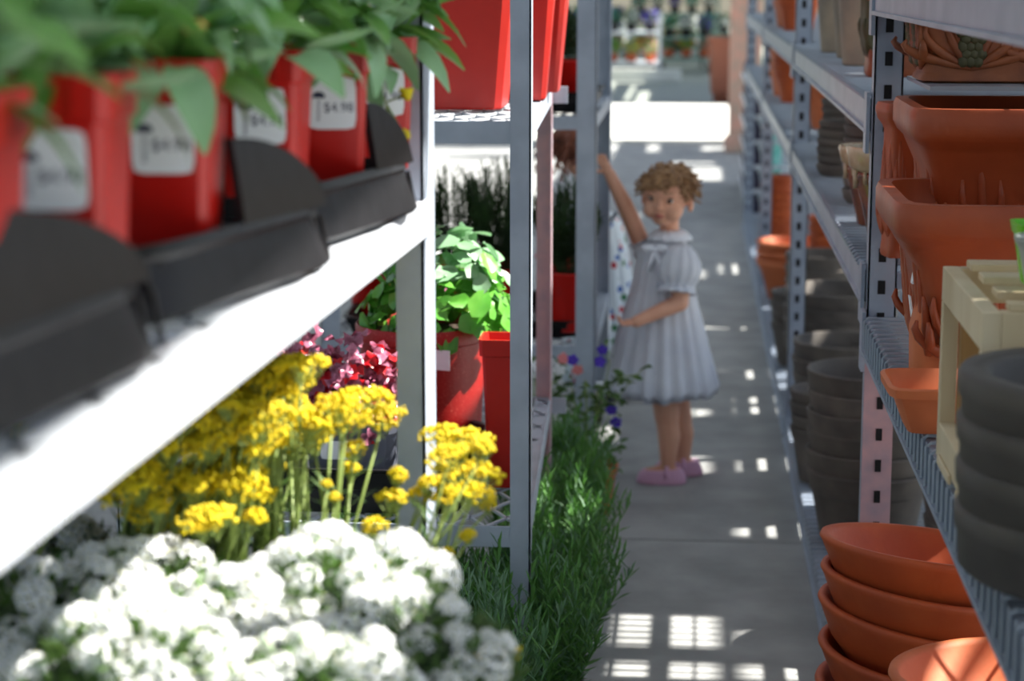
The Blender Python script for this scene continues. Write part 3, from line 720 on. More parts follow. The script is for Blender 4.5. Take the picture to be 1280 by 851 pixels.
# dark rosemary in red pots on the far cart's lower shelf
random.seed(3)
RP = [(-.315, 5.30, 'dark green herb in a red pot at the aisle side of the far cart'), (-.36, 5.62, 'dark green herb in a red pot second in from the aisle'), (-.50, 5.35, 'dark herb in a red pot seen left of the pinkish post'),
      (-.63, 5.45, 'dark herb in a red pot seen above the kalanchoe'), (-.76, 5.40, 'dark herb in a red pot nearest the white post'), (-.88, 5.55, 'dark herb in a red pot at the far side of the cart'), (-.55, 5.75, 'dark herb in a red pot at the back of the cart')]
for i, (x, y, l) in enumerate(RP):
    needle_plant(x, y, .412, .40 + (.04 if i > 2 else 0), .10, l, 300 + i, [darkg, darkg], 'potted plant', 'dark herbs in red pots on the far cart', 'dark_herb_plant', red_pl, .16, .068, stems=90, ll=(.02, .035), per=22)
flat_tray('black tray under the red herb pots on the far cart', -.59, 5.5, .398, .64, .52, .045)
# far cart, upper shelf: red pot with dark foliage on a black tray
flat_tray('black tray on the upper shelf of the far cart', -.36, 5.42, .988, .23, .40, .05)
needle_plant(-.325, 5.36, 1.0, .26, .08, 'small dark leafy plant in a red pot on the upper shelf of the far cart', 330, [darkg, darkg], 'potted plant', None, 'upper_shelf_plant', red_pl, .12, .075, stems=50, ll=(.02, .035))
o = bpy.data.objects['upper_shelf_plant']; l = MB(); l.box(-.012, .012, -.001, .001, -.016, .016); obj('price_label', l, label_m, o, loc=(-.035, -.060, .06), rot=(-.1, 0, -.5))
# pansies hanging beside the far cart
def petal_flower(m_):
    mb = MB()
    for k in range(5):
        a = k * 2 * PI / 5; d = Vector((math.cos(a), math.sin(a), 0)); e = Vector((-d.y, d.x, 0)); r_ = .015
        mb.add([Vector((0, 0, 0)), d * r_ * .6 + e * r_ * .45 + Vector((0, 0, .002)), d * r_ + Vector((0, 0, -.001)), d * r_ * .6 - e * r_ * .45 + Vector((0, 0, .002))], [(0, 1, 2, 3)])
    mb.ball((0, 0, .001), .002, 6, 4); return mb.mesh('flower', m_)
PF = [petal_flower(purple), petal_flower(pinkp), petal_flower(whi)]
VL = leaf_mesh('leaf', .03, .015, .6, foli)
def viola(x, y, z, label, flowers, seed, n=130, spread=(.10, .10, .16), trail=()):
    random.seed(seed); t = thing('viola_plant', label, 'flowering plant', (x, y, z), 0, 'violas in clay pots by the far cart'); o0 = Vector((x, y, z))
    pb = MB(); pb.lathe(pot_profile(.055, .07, .13, .005, .005, .025), 28); obj('pot', pb, terra, t, auto=40)
    for i in range(n):
        a = U(0, 2 * PI); q = R() ** .5
        p_ = Vector((spread[0] * q * math.cos(a), spread[1] * q * math.sin(a), .12 + spread[2] * R()))
        link('leaf', VL, t, M=dirM(p_, U(0, 6.28), U(-.5, 1), U(-1, 1), U(.7, 1.2)))
    sb = MB()
    for i in range(20):
        a = U(0, 2 * PI); q = R(); sb.tube([(0, 0, .1), (spread[0] * q * math.cos(a), spread[1] * q * math.sin(a), .13 + spread[2] * R())], .0015, 4)
    for path in trail:
        pts = [Vector((0, 0, .14))] + [at(*p_) - o0 for p_ in path]; sb.tube(pts, .0014, 4)
        for k in range(9):
            f = U(.3, 1) * (len(pts) - 1); i0 = min(int(f), len(pts) - 2); p_ = pts[i0].lerp(pts[i0 + 1], f - i0)
            link('leaf', VL, t, M=dirM(p_, U(0, 6.28), U(-.5, 1), U(-1, 1), U(.7, 1.2)))
    obj('stem', sb, stem_m, t)
    for px, py, Y, k in flowers:
        link('flower', PF[k], t, M=Matrix.Translation(at(px, py, Y) - o0) @ Matrix.Rotation(PI / 2 + U(-.4, .4), 4, 'X') @ Matrix.Rotation(U(0, 6), 4, 'Z') @ Matrix.Scale(1.1, 4))
    return t
viola(-.245, 4.98, .0, 'trailing viola with violet flowers reaching towards the girl\'s dress', [(753, 437, 4.95, 0), (764, 512, 4.95, 0), (770, 528, 4.97, 0), (750, 452, 4.9, 0)], 41, 170, (.085, .10, .22), [[(770, 500, 5.0), (785, 480, 5.0), (806, 458, 5.0)], [(765, 480, 5.0), (778, 470, 5.0), (796, 470, 5.0)], [(762, 455, 5.0), (757, 430, 5.0)]])
viola(-.40, 5.02, .0, 'bushy viola between the cart posts with violet and pink flowers', [(716, 450, 4.95, 0), (704, 448, 4.95, 1), (722, 462, 4.95, 1), (700, 462, 4.95, 2), (672, 456, 4.9, 2)], 42, 190, (.10, .10, .26))
for o in bpy.data.objects:
    if o.name.startswith('viola_plant'): pass

# ================================================================== children
def capsule(mb, a, b_, ra, rb, n=12):
    a = Vector(a); b_ = Vector(b_); pts = []; rs = []
    d = (b_ - a)
    for f in (-1, -.7, -.3):
        pts.append(a + d.normalized() * ra * f); rs.append(ra * math.sqrt(max(0.02, 1 - f * f)))
    for k in range(0, 7):
        f = k / 6; pts.append(a.lerp(b_, f)); rs.append(ra + (rb - ra) * f)
    for f in (.3, .7, 1):
        pts.append(b_ + d.normalized() * rb * f); rs.append(rb * math.sqrt(max(0.02, 1 - f * f)))
    mb.tube(pts, rs, n)
def remeshed(name, mb, m_, parent, vox=.003, smooth=3):
    o = obj(name, mb, m_, parent); r = o.modifiers.new('r', 'REMESH'); r.mode = 'VOXEL'; r.voxel_size = vox; r.use_smooth_shade = True
    s = o.modifiers.new('s', 'SMOOTH'); s.iterations = smooth; s.factor = .5
    bpy.context.view_layer.update()
    me = bpy.data.meshes.new_from_object(o.evaluated_get(bpy.context.evaluated_depsgraph_get()))
    o.modifiers.clear(); o.data = me; me.polygons.foreach_set('use_smooth', [True] * len(me.polygons)); return o
def hand(mb, wrist, d, palmn, s=1.0, curl=.9, side=1):
    """small hand: wrist point, direction of the fingers, palm normal"""
    wrist = Vector(wrist); d = Vector(d).normalized(); nrm = Vector(palmn).normalized(); sd = d.cross(nrm).normalized() * side
    pc = wrist + d * .020 * s
    M_ = Matrix((sd, d, nrm)).transposed().to_4x4()
    mb.ball(pc, (.0155 * s, .021 * s, .0085 * s), 14, 10, M_.to_3x3())
    for i, (o_, L_) in enumerate(((-.0115, .021), (-.004, .025), (.004, .023), (.0112, .018))):
        p0 = pc + sd * o_ * s + d * .014 * s; dd = d.copy(); ax = sd
        for seg in range(3):
            rot = Matrix.Rotation(-curl * (.5 + .2 * seg) * side, 3, ax); dd = (rot @ dd).normalized()
            p1 = p0 + dd * L_ * s / 2.6; capsule(mb, p0, p1, .0044 * s, .0040 * s, 8); p0 = p1
    p0 = pc - sd * .012 * s - d * .008 * s; dd = (d * .5 - sd * .8 + nrm * .3).normalized()
    p1 = p0 + dd * .015 * s; capsule(mb, p0, p1, .0058 * s, .005 * s, 8); p2 = p1 + (d * .8 - sd * .1 + nrm * .4).normalized() * .013 * s; capsule(mb, p1, p2, .005 * s, .0044 * s, 8)
def head_shape(mb, c, s, F):
    """c centre of skull, s scale (1 = toddler head of 15 cm), F 3x3 head frame (x right ear of viewer, y back, z up)"""
    B = lambda x, y, z, rx, ry, rz: mb.ball(c + F @ (Vector((x, y, z)) * s), (rx * s, ry * s, rz * s), 20, 14, F)
    B(0, .008, .018, .062, .070, .060)           # skull
    B(0, -.014, -.018, .050, .046, .050)          # face
    B(0, -.030, -.045, .028, .026, .022)          # chin / jaw
    for sx in (-1, 1):
        B(sx * .027, -.036, -.026, .024, .021, .024)      # cheeks
        B(sx * .063, .006, -.012, .007, .012, .019)       # ears
        B(sx * .022, -.052, .020, .018, .008, .006)       # brow
        B(sx * .0065, -.062, -.016, .0045, .005, .004)    # nostrils
    B(0, -.060, -.004, .0055, .006, .013)          # nose bridge
    B(0, -.066, -.014, .0075, .0065, .006)         # nose tip
    B(0, -.056, -.0315, .013, .008, .005); B(0, -.055, -.0385, .012, .008, .005)   # lips mound
def face_parts(parent, c, s, F):
    for sx in (-1, 1):
        e = MB(); e.ball(c + F @ (Vector((sx * .0225, -.0485, .0065)) * s), (.0098 * s, .0075 * s, .0072 * s), 16, 10, F); eo = obj('eye', e, eye_w, parent, smooth=True)
        e = MB(); e.ball(c + F @ (Vector((sx * .0225, -.0530, .0065)) * s), (.0074 * s, .0045 * s, .0074 * s), 14, 8, F); obj('iris', e, eye_d, eo, smooth=True)
        l_ = MB(); l_.tube([c + F @ (Vector((sx * .0225 + k * .011, -.0555 + abs(k) * .0045, .0135 - abs(k) * .004)) * s) for k in (-1, -.5, 0, .5, 1)], .0011 * s, 6); obj('eyelash', l_, eye_d, eo)
        bw = MB(); bw.tube([c + F @ (Vector((sx * (.012 + k * .022), -.0605 + k * .009, .0245 + .004 * math.sin(k * PI))) * s) for k in (0, .33, .66, 1)], [.0012 * s, .0018 * s, .0016 * s, .0008 * s], 6); obj('eyebrow', bw, hair_m, parent)
    lp = MB()
    for z_, r_ in ((-.0318, .0026), (-.0368, .0030)):
        lp.tube([c + F @ (Vector((k * .0125, -.0632 + abs(k) ** 2 * .0062, z_ + (.001 if z_ > -.034 else -.0) * abs(k) * -1 + (abs(k) * -.001))) * s) for k in (-1, -.6, -.2, .2, .6, 1)], [r_ * .4 * s, r_ * .9 * s, r_ * s, r_ * s, r_ * .9 * s, r_ * .4 * s], 8)
    obj('lips', lp, lip_m, parent, smooth=True)
def curly_hair(parent, c, s, F, m_, seed, n=150, bang=True, long_=0.0):
    random.seed(seed); mb = MB()
    # cap
    rings = []
    mb.ball(c + F @ (Vector((0, .014, .026)) * s), (.064 * s, .070 * s, .060 * s), 24, 16, F)
    for i in range(n):
        u = R(); th = math.acos(1 - U(0, 1.15)); a = U(0, 2 * PI)
        p_ = Vector((.066 * math.sin(th) * math.cos(a), .012 + .072 * math.sin(th) * math.sin(a), .024 + .063 * math.cos(th)))
        if p_.y < -.030 and p_.z < .040: continue                       # keep the face open
        out = Vector((p_.x, p_.y - .01, p_.z - .02)).normalized(); L_ = U(.014, .034) + long_ * max(0, out.y + .3)
        d = (out * .55 + Vector((U(-.5, .5), U(-.3, .5), -.55 - long_ * 8))).normalized()
        u1 = d.orthogonal().normalized(); v1 = d.cross(u1); ph = U(0, 6); tw = U(5, 9); rad = U(.003, .006)
        pts = []; K = 9
        for k in range(K):
            f = k / (K - 1); pts.append(c + F @ ((p_ * .97 + d * L_ * f + (u1 * math.cos(ph + tw * f) + v1 * math.sin(ph + tw * f)) * rad * min(1, f * 2.5)) * s))
        mb.tube(pts, [.0042 * s * (1 - .5 * k / K) for k in range(K)], 5)
    if bang:
        for i in range(34):
            x = U(-.045, .03); p_ = Vector((x, -.030 - .012 * (1 - abs(x) * 15), .068 - abs(x) * .35)); pts = []
            for k in range(7):
                f = k / 6; pts.append(c + F @ ((p_ + Vector((-.018 * f + .003 * math.sin(6 * f + i), -.024 * math.sin(f * 1.5), -.034 * f * U(.8, 1.05)))) * s))
            mb.tube(pts, [.0036 * s * (1 - .6 * k / 7) for k in range(7)], 5)
    return obj('hair', mb, m_, parent, smooth=True)
def dress_mesh(mb, rows, npl=20, n=120, amp=.006, thick=True, yscale=1.0):
    """rows: (centre, half width x, half depth y, pleat) from the top down"""
    rings = []
    for i, (c, hx, hy, pl) in enumerate(rows):
        ring = []
        for k in range(n):
            a = 2 * PI * k / n; w_ = 1 + pl * (math.sin(a * npl) + .45 * math.sin(a * (npl * .5 + 3) + 1.3) + .3 * math.sin(a * 7 + .6))
            ring.append(Vector(c) + Vector((hx * math.cos(a) * w_, hy * math.sin(a) * w_, .10 * hx * pl * 4 * math.sin(a * 5))))
        rings.append(ring)
    # inner hem so the cloth has a thickness
    last = rings[-1]; c = Vector(rows[-1][0]); rings.append([c + (p_ - c) * .965 + Vector((0, 0, .003)) for p_ in last])
    up_ = Vector(rows[-3][0]); rings.append([up_ + (p_ - Vector(rows[-3][0])) * .93 for p_ in rings[-4]])
    mb.rings(rings, (True, True))

def girl():
    Y = 5.36; g = lambda px, py, y=Y: at(px, py, y)
    foot = Vector((g(832, 596).x, Y, 0)); o0 = foot
    t = thing('person', 'toddler girl in a white dress standing in the aisle with one arm raised', 'person', foot)
    L = lambda v: Vector(v) - o0
    bm_ = MB()
    # torso
    hip = g(828, 462); chest = g(832, 345); neckb = g(836, 300)
    capsule(bm_, L(hip), L(chest), .070, .062, 16); capsule(bm_, L(chest), L(g(834, 322)), .060, .052, 16)
    capsule(bm_, L(neckb) + Vector((0, 0, -.02)), L(g(837, 268)), .027, .025, 14)
    sh_n = g(853, 322, Y - .045); sh_f = g(808, 318, Y + .045)
    capsule(bm_, L(g(838, 320)), L(sh_n), .042, .032, 12); capsule(bm_, L(g(830, 318)), L(sh_f), .042, .026, 12)
    # near arm: bent forward
    el = g(850, 378, Y - .085); wr = g(795, 402, Y - .13)
    capsule(bm_, L(sh_n), L(el), .029, .023); capsule(bm_, L(el), L(wr), .0235, .0155)
    hand(bm_, L(wr), Vector((-1, -.15, -.12)), Vector((.1, .3, -1)), .95, .85, 1)
    # far arm: raised to the cart
    el2 = g(781, 256, Y + .02); wr2 = g(762, 217, Y + .01)
    capsule(bm_, L(sh_f), L(el2), .026, .0225); capsule(bm_, L(el2), L(wr2), .0225, .0155)
    hand(bm_, L(wr2), Vector((-.55, -.05, 1)), Vector((0, -1, 0)), .95, .4, 1)
    # legs
    for dy, kx, kpx, apx, hp in ((-.048, 0, 834, 835, 830), (.050, 0, 850, 854, 834)):
        h_ = g(hp, 455, Y + dy); k_ = g(kpx, 522, Y + dy); a_ = g(apx, 576, Y + dy)
        a_.z = .055
        capsule(bm_, L(h_), L(k_), .047, .034); capsule(bm_, L(k_), L(k_.lerp(a_, .45)) + Vector((.004, 0, 0)), .031, .030); capsule(bm_, L(k_.lerp(a_, .4)) + Vector((.004, 0, 0)), L(a_), .031, .021)
        capsule(bm_, L(a_) + Vector((.004, 0, -.02)), L(a_) + Vector((-.052, 0, -.032)), .021, .017)
    # head, turned to the camera, tilted a little
    hc = L(g(834, 247, Y - .012)); F = (Matrix.Rotation(-.30, 3, 'Z') @ Matrix.Rotation(.10, 3, 'Y') @ Matrix.Rotation(.12, 3, 'X'))
    hs = 1.02
    head_shape(bm_, hc, hs, F)
    remeshed('body', bm_, skin, t, .0026, 4)
    face_parts(t, hc, hs, F)
    curly_hair(t, hc, hs, F, hair_m, 4, 210)
    # dress
    d = MB(); rows = []
    spec = [(296, 818, 852, .035, 0), (304, 806, 858, .050, 0), (318, 797, 866, .060, .01), (340, 793, 868, .066, .02), (362, 788, 868, .070, .02), (385, 782, 872, .082, .035), (410, 775, 878, .096, .045),
            (435, 769, 883, .110, .05), (460, 762, 889, .122, .055), (480, 757, 894, .130, .06), (496, 762, 890, .132, .07)]
    for py, x0, x1, hy, pl in spec:
        a = g(x0, py); b_ = g(x1, py); rows.append((L((a + b_) / 2) + Vector((0, 0, (.010 if py > 490 else 0))), (b_.x - a.x) / 2, hy, pl))
    dress_mesh(d, rows)
    dr = obj('dress', d, cloth, t, smooth=True)
    # yoke seam, bow, collar
    cb = MB(); n = 40; rr = []
    cc = L(g(837, 292)); 
    for k, (r0, dz) in enumerate(((.030, .010), (.044, .004), (.060, -.012), (.061, -.015), (.045, .0), (.030, .006))):
        rr.append([cc + Vector((r0 * math.cos(2 * PI * j / n), r0 * .85 * math.sin(2 * PI * j / n), dz + .003 * math.sin(j * 2.1))) for j in range(n)])
    cb.rings(rr, (False, False)); obj('collar', cb, cuff_m, dr, smooth=True)
    bw = MB(); bc = L(g(818, 312, Y - .070))
    for sx in (-1, 1):
        bw.ball(bc + Vector((sx * .017, 0, .004)), (.017, .006, .010), 12, 8); bw.tube([bc, bc + Vector((sx * .01, -.002, -.03)), bc + Vector((sx * .02, -.002, -.055))], [.004, .006, .007], 6)
    bw.ball(bc, .007, 10, 8); obj('bow', bw, cuff_m, dr, smooth=True)
    # sleeves
    def sleeve(a, b_, r0, r1, rc):
        sb = MB(); a = Vector(a); b_ = Vector(b_); dd = (b_ - a).normalized(); u = dd.orthogonal().normalized(); v = dd.cross(u); rings = []; N = 60
        for f, r_ in ((-.15, r0 * .6), (.0, r0), (.25, r1 * 1.05), (.5, r1 * 1.12), (.75, r1), (.9, rc), (.94, rc), (1.02, rc * 1.25), (1.10, rc * 1.4), (1.09, rc * 1.3), (.93, rc * .85)):
            rings.append([a + (b_ - a) * f + (u * math.cos(2 * PI * k / N) + v * math.sin(2 * PI * k / N)) * r_ * (1 + (.05 if f < .9 else .09) * math.sin(12 * 2 * PI * k / N)) for k in range(N)])
        sb.rings(rings); obj('sleeve', sb, cloth, dr, smooth=True)
    sleeve(L(g(851, 314, Y - .050)), L(g(846, 362, Y - .075)), .040, .052, .038)
    sleeve(L(g(812, 322, Y + .040)), L(g(802, 302, Y + .04)), .03, .032, .027)
    # shoes
    for dy, px in ((-.048, 827), (.050, 848)):
        sb = MB(); a = g(px, 590, Y + dy); base = L(a); base.z = 0; rings = []
        for z_, sx, sy in ((0, .95, .95), (.004, 1.02, 1.02), (.012, 1.0, 1.0), (.026, .93, .94), (.036, .80, .84)):
            rings.append([base + Vector((x * 1.0 * sx, y * sy, z_ + (.006 * max(0, x / .068) if z_ > .03 else 0))) for x, y in squircle(.066, 36, 2.4, .030)])
        sb.rings(rings); so_ = obj('shoe', sb, pink_m, t, auto=60)
        st = MB(); st.tube([base + Vector((.014, .031 * math.cos(A), .020 + .032 * math.sin(A))) for A in [PI * k / 10 for k in range(11)]], .0055, 8); obj('strap', st, pink_m, so_, smooth=True)
    return t
girl()
def second_child():
    Y = 6.45; g = lambda px, py, y=Y: at(px, py, y)
    base = Vector((g(752, 560).x, Y, 0)); o0 = base; L = lambda v: Vector(v) - o0
    t = thing('person', 'child with auburn curly hair in a floral white dress, behind the far cart', 'person', base)
    b = MB(); X = g(752, 300).x
    hc = L(g(722, 192)); 
    capsule(b, L(g(752, 440)), L(g(748, 300)), .075, .068, 16); capsule(b, L(g(748, 290)), L(g(742, 268)), .066, .05, 14); capsule(b, L(g(742, 270)), L(g(728, 215)), .028, .026)
    for dy in (-.05, .05):
        h_ = L(g(752, 440, Y + dy)); k_ = Vector((h_.x - .01, dy, .24)); a_ = Vector((h_.x, dy, .05))
        capsule(b, h_, k_, .05, .036); capsule(b, k_, a_, .034, .022); capsule(b, a_ + Vector((0, 0, -.02)), a_ + Vector((-.06, 0, -.03)), .022, .018)
    s1 = L(g(752, 280, Y - .07)); e1 = L(g(735, 340, Y - .10)); w1 = L(g(715, 330, Y - .16))
    capsule(b, s1, e1, .028, .024); capsule(b, e1, w1, .024, .017); hand(b, w1, (-1, -.3, .1), (0, 0, -1), 1, .6)
    s2 = L(g(748, 280, Y + .07)); e2 = L(g(735, 350, Y + .09)); w2 = L(g(722, 400, Y + .09)); capsule(b, s2, e2, .028, .024); capsule(b, e2, w2, .024, .017); hand(b, w2, (-.3, 0, -1), (0, 1, 0), 1, .4)
    F = Matrix.Rotation(2.5, 3, 'Z'); head_shape(b, hc, 1.1, F)
    remeshed('body', b, skin, t, .004, 3); face_parts(t, hc, 1.1, F); curly_hair(t, hc, 1.12, F, hair_r, 8, 260, False, .05)
    d = MB(); rows = []
    for py, x0, x1, hy, pl in ((262, 735, 762, .045, 0), (275, 722, 776, .075, 0), (310, 720, 784, .085, .02), (350, 716, 790, .09, .03), (400, 710, 797, .11, .05), (450, 706, 800, .125, .06), (478, 704, 801, .13, .06)):
        a = g(x0, py); c_ = g(x1, py); rows.append((L((a + c_) / 2), (c_.x - a.x) / 2, hy, pl))
    dress_mesh(d, rows, 16, 96); obj('dress', d, fl, t, smooth=True)
    sp = MB(); sp.tube([L(g(770, 266, Y - .09)), L(g(758, 284, Y - .10)), L(g(745, 300, Y - .10))], .006, 6); obj('strap', sp, navy, t)
    for dy in (-.05, .05):
        sb = MB(); base_ = Vector((L(g(752, 440)).x - .02, dy, 0)); sb.rings([[base_ + Vector((x * s_, y * s_, z_)) for x, y in squircle(.068, 30, 2.4, .03)] for z_, s_ in ((0, .95), (.006, 1.02), (.02, .98), (.038, .8))]); obj('shoe', sb, navy, t, auto=60)
second_child()

# ================================================================== RIGHT: steel rack
rack = thing('storage_rack', 'long blue grey steel shelving rack of clay pots on the right', 'shelf rack', (.30, 1.6, 0))
RO = Vector((.30, 1.6, 0)); RX0, RX1 = .285, .86
def rk(name, mb, m_, **k): return obj(name, mb, m_, rack, loc=None, **k)
def rbox(mb, x0, x1, y0, y1, z0, z1): mb.box(x0 - RO.x, x1 - RO.x, y0 - RO.y, y1 - RO.y, z0, z1)
postY = [1.56, 3.28, 5.82, 8.40, 11.0]
for i, y in enumerate(postY):
    for x in (RX0, RX1 - .045):
        mb = MB(); 
        rbox(mb, x, x + .046, y, y + .003, 0, 1.62); rbox(mb, x, x + .003, y, y + .04, 0, 1.62); rbox(mb, x + .043, x + .046, y, y + .04, 0, 1.62)
        po = rk('post', mb, steel if i != 0 else mat('rusty_paint', srgb(120, 62, 44), .6))
        if x == RX0:
            hb = MB(); z = .10
            while z < 1.55: rbox(hb, x + .016, x + .028, y - .0012, y + .001, z, z + .022); z += .052
            h_ = obj('slot', hb, dark_hole, po); h_['kind'] = 'stuff'
        mb = MB(); rbox(mb, x - .01, x + .056, y - .01, y + .05, 0, .004); obj('foot_plate', mb, steel, po)
# pale pinkish lower sleeve on the post facing the camera
mb = MB(); rbox(mb, RX0 - .001, RX0 + .047, 3.276, 3.281, .06, .715); rk('sticker_panel', mb, steel_pink)
mb = MB(); z = .12
while z < .7: rbox(mb, RX0 + .02, RX0 + .030, 3.2745, 3.277, z, z + .02); z += .052
o = rk('slot', mb, dark_hole); o['kind'] = 'stuff'
def beam(y0, y1, z, x=RX0, h=.05, name='beam', low=True):
    mb = MB(); rbox(mb, x - .004, x, y0, y1, z - h, z); rbox(mb, x - .010, x, y0, y1, z - h - .003, z - h + .003); rbox(mb, x, x + .03, y0, y1, z - .003, z); rk(name, mb, steel)
def deck(y0, y1, z, loop=True, step=.04, drop=.045):
    mb = MB(); y = y0 + .03
    while y < y1 - .02:
        a = [(RX0 - .007 - RO.x, y - RO.y, z - drop), (RX0 - .007 - RO.x, y - RO.y, z + .002), (RX0 - .002 - RO.x, y - RO.y, z + .006), (RX1 - RO.x, y - RO.y, z + .006)]
        mb.tube(a, .0028, 5); y += step
    for x in (RX0 + .12, RX0 + .28, RX0 + .44): mb.tube([(x - RO.x, y0 + .02 - RO.y, z + .001), (x - RO.x, y1 - .02 - RO.y, z + .001)], .003, 5)
    o = rk('wire_deck', mb, galv); o['kind'] = 'stuff'
for i in range(4):
    y0, y1 = postY[i] + .04, postY[i + 1]
    zs = (.790, 1.325) if i == 0 else (.862, 1.137)
    for z in zs + (.075,):
        beam(y0, y1, z, h=.05 if z > .1 else .06); 
        mb = MB(); rbox(mb, RX1 - .004, RX1, y0, y1, z - .05, z); rk('beam', mb, steel)
        deck(y0, y1, z, step=.04 if i < 2 else .05, drop=.045 if z == .790 else .002)
        for y in (y0 + .002, y1 - .002):
            if z > .1:
                mb = MB(); rbox(mb, RX0 - .012, RX0 - .004, min(y, y), y + .0, z - .075, z + .03); 
                mb = MB(); rbox(mb, RX0 - .009, RX0 - .003, y - .022, y + .022, z - .085, z + .012); rk('beam_connector', mb, steel)
                mb = MB(); rbox(mb, RX0 - .003, RX1, y - .012, y + .012, z - .03, z - .004); rk('cross_bar', mb, steel)
ZN, ZF, ZU, ZB, ZT = .799, .871, 1.146, .085, 1.334
# silver shelf strip behind the relief planter
mb = MB(); mb.box(-.0, .50, -.16, .16, -.006, 0); tag(obj('glass_shelf_board', mb, galv, loc=(.335, 3.11, 1.177)), 'thin silver board carrying the relief planter above the terracotta planters', 'board')
def ordn(i, n):
    if i == n - 1: return 'topmost'
    if i == 0: return 'lowest'
    return ('', 'second', 'third', 'fourth', 'fifth', 'sixth', 'seventh', 'eighth', 'ninth')[n - 1 - i] + ' from the top' if n - 1 - i < 9 else 'lower'
def round_pot_mesh(rb, rt, h, m_, t=.008, rim=.004, rimh=.03, n=40, name='body'):
    mb = MB(); mb.lathe(pot_profile(rb, rt, h, t, rim, rimh), n); me = mb.mesh(name, m_, True)
    bm = bmesh.new(); bm.from_mesh(me)
    for e in bm.edges:
        if len(e.link_faces) == 2 and e.calc_face_angle(0) > .6: e.smooth = False
    bm.to_mesh(me); bm.free(); return me
def stack(x, y, z, n, me, dz, name, what, where, cat, tilt=0, jit=.003, group=None):
    random.seed(int(x * 1000 + y * 77))
    for i in range(n):
        o = link(name, me, loc=(x + U(-jit, jit), y + U(-jit, jit), z + i * dz), rot=(U(-tilt, tilt), U(-tilt, tilt), U(0, 6)))
        tag(o, f'{what}, {ordn(i, n)} in {where}' if n > 1 else f'{what} {where}', cat, group or f'{what} in {where}' if n > 1 else None)
# --- near bay: big terracotta planters
def relief_planter(x, y, z, wb, wt, h, label, rz=0, m_=terra_d, relief=terra_d, group=None, name='square_planter', rim=.012, rimh=.05, pine=False, depth=1, stickers=()):
    t = thing(name, label, 'planter', (x, y, z), rz, group)
    mb = MB(); n = 56
    ring = lambda a, zz: [Vector((p_[0], p_[1], zz)) for p_ in squircle(a / 2, n, 9, depth * a / 2)]
    prof = []
    for f, k in ((0, .97), (.02, 1.03), (.06, 1.02), (.10, .985)): prof.append(ring(wb * k, h * f))
    wr = wt - 2 * rim - .012
    for f in (.25, .45, .65): prof.append(ring(wb + (wr - wb) * (f ** 1.3), h * f))
    prof += [ring(wr, h - rimh - .012), ring(wr + .006, h - rimh - .004), ring(wt - rim, h - rimh + .004), ring(wt, h - rimh + .016), ring(wt, h - .008), ring(wt - .006, h), ring(wt - .040, h), ring(wt - .046, h - .006), ring(wr - .05, h - rimh), ring(wb - .03, .03)]
    mb.rings(prof); bo = obj('body', mb, m_, t, auto=42)
    # moulded leaf relief on the four faces
    for s_ in range(4):
        rb_ = MB(); A = Matrix.Rotation(s_ * PI / 2, 4, 'Z'); half = (wb + (wr - wb) * .4) / 2
        def P2(u, v):
            f = v; hw = (wb + (wr - wb) * (f ** 1.3 if f > 0 else 0)) / 2
            dd = hw * (depth if s_ % 2 == 0 else 1)
            return A @ Vector((u * hw * (1 if s_ % 2 == 0 else depth), -dd + .0015, f * h)) if True else None
        cs = (-.55, .55) if not pine else (-.5, .5)
        for cu in cs:
            if pine:
                for r_ in range(7):
                    for c_ in range(-2, 3):
                        if abs(c_) <= 2 - abs(r_ - 2.2) * .35: rb_.cur = 1; rb_.ball(P2(cu + c_ * .075 + (.037 if r_ % 2 else 0), .22 + r_ * .075), .010, 8, 5)
                rb_.cur = 0
            for k in range(-3, 4):
                pts = []
                for q in range(7):
                    f = q / 6; pts.append(P2(cu + k * .15 * math.sin(f * 1.9) * (1.5 if pine else 1.25) * (1 if cu < 0 else 1), .14 + (.62 - abs(k) * .12) * f * (1.0 if not pine else 1.15)))
                rb_.tube(pts, [.003, .006, .0078, .0076, .006, .005, .002], 6)
        obj('moulded_relief', rb_, [relief, olive_m], bo, smooth=True)['kind'] = 'stuff'
    for (u, v, s_) in stickers:
        sb = MB(); sb.box(-.0125, .0125, -.0008, .0008, -.028, .028)
        obj('sticker', sb, label_m, t, loc=(-wb * .56 - .004, u, v), rot=(s_, .06, PI / 2))
    return t
relief_planter(.437, 2.73, ZN, .25, .365, .252, 'big square terracotta planter with leaf relief, in front on the middle shelf', 0, stickers=((-.06, .165, .15), (-.04, .09, -.15)))
relief_planter(.477, 2.99, ZN + .082, .25, .355, .272, 'square terracotta planter with fern relief, nested above and behind the big one', .0, stickers=((-.09, .235, .1),))
relief_planter(.470, 3.11, 1.178, .27, .33, .142, 'dark relief planter with pine cone pattern, highest under the top shelf', 0, ornate_m, ornate_m, name='cone_planter', pine=True, depth=.55, rim=.005, rimh=.012)
# small side planter leaning left, between post and planter
relief_planter(.330, 3.215, ZN + .10, .055, .08, .24, 'narrow terracotta planter squeezed between rack post and big planters', .2, name='narrow_planter', rimh=.03, rim=.006)
# wide clay block under big planter corner
mb = MB(); mb.rings([[Vector((x * k, y * k, z_)) for x, y in squircle(.030, 24, 4, .05)] for z_, k in ((0, .8), (.02, .95), (.08, 1.0), (.12, .75), (.14, .5))]); tag(obj('clay_ornament', mb, terra_l, loc=(.318, 2.66, ZN), auto=45), 'pale moulded clay piece leaning against the big planter at the shelf edge', 'clay ornament')
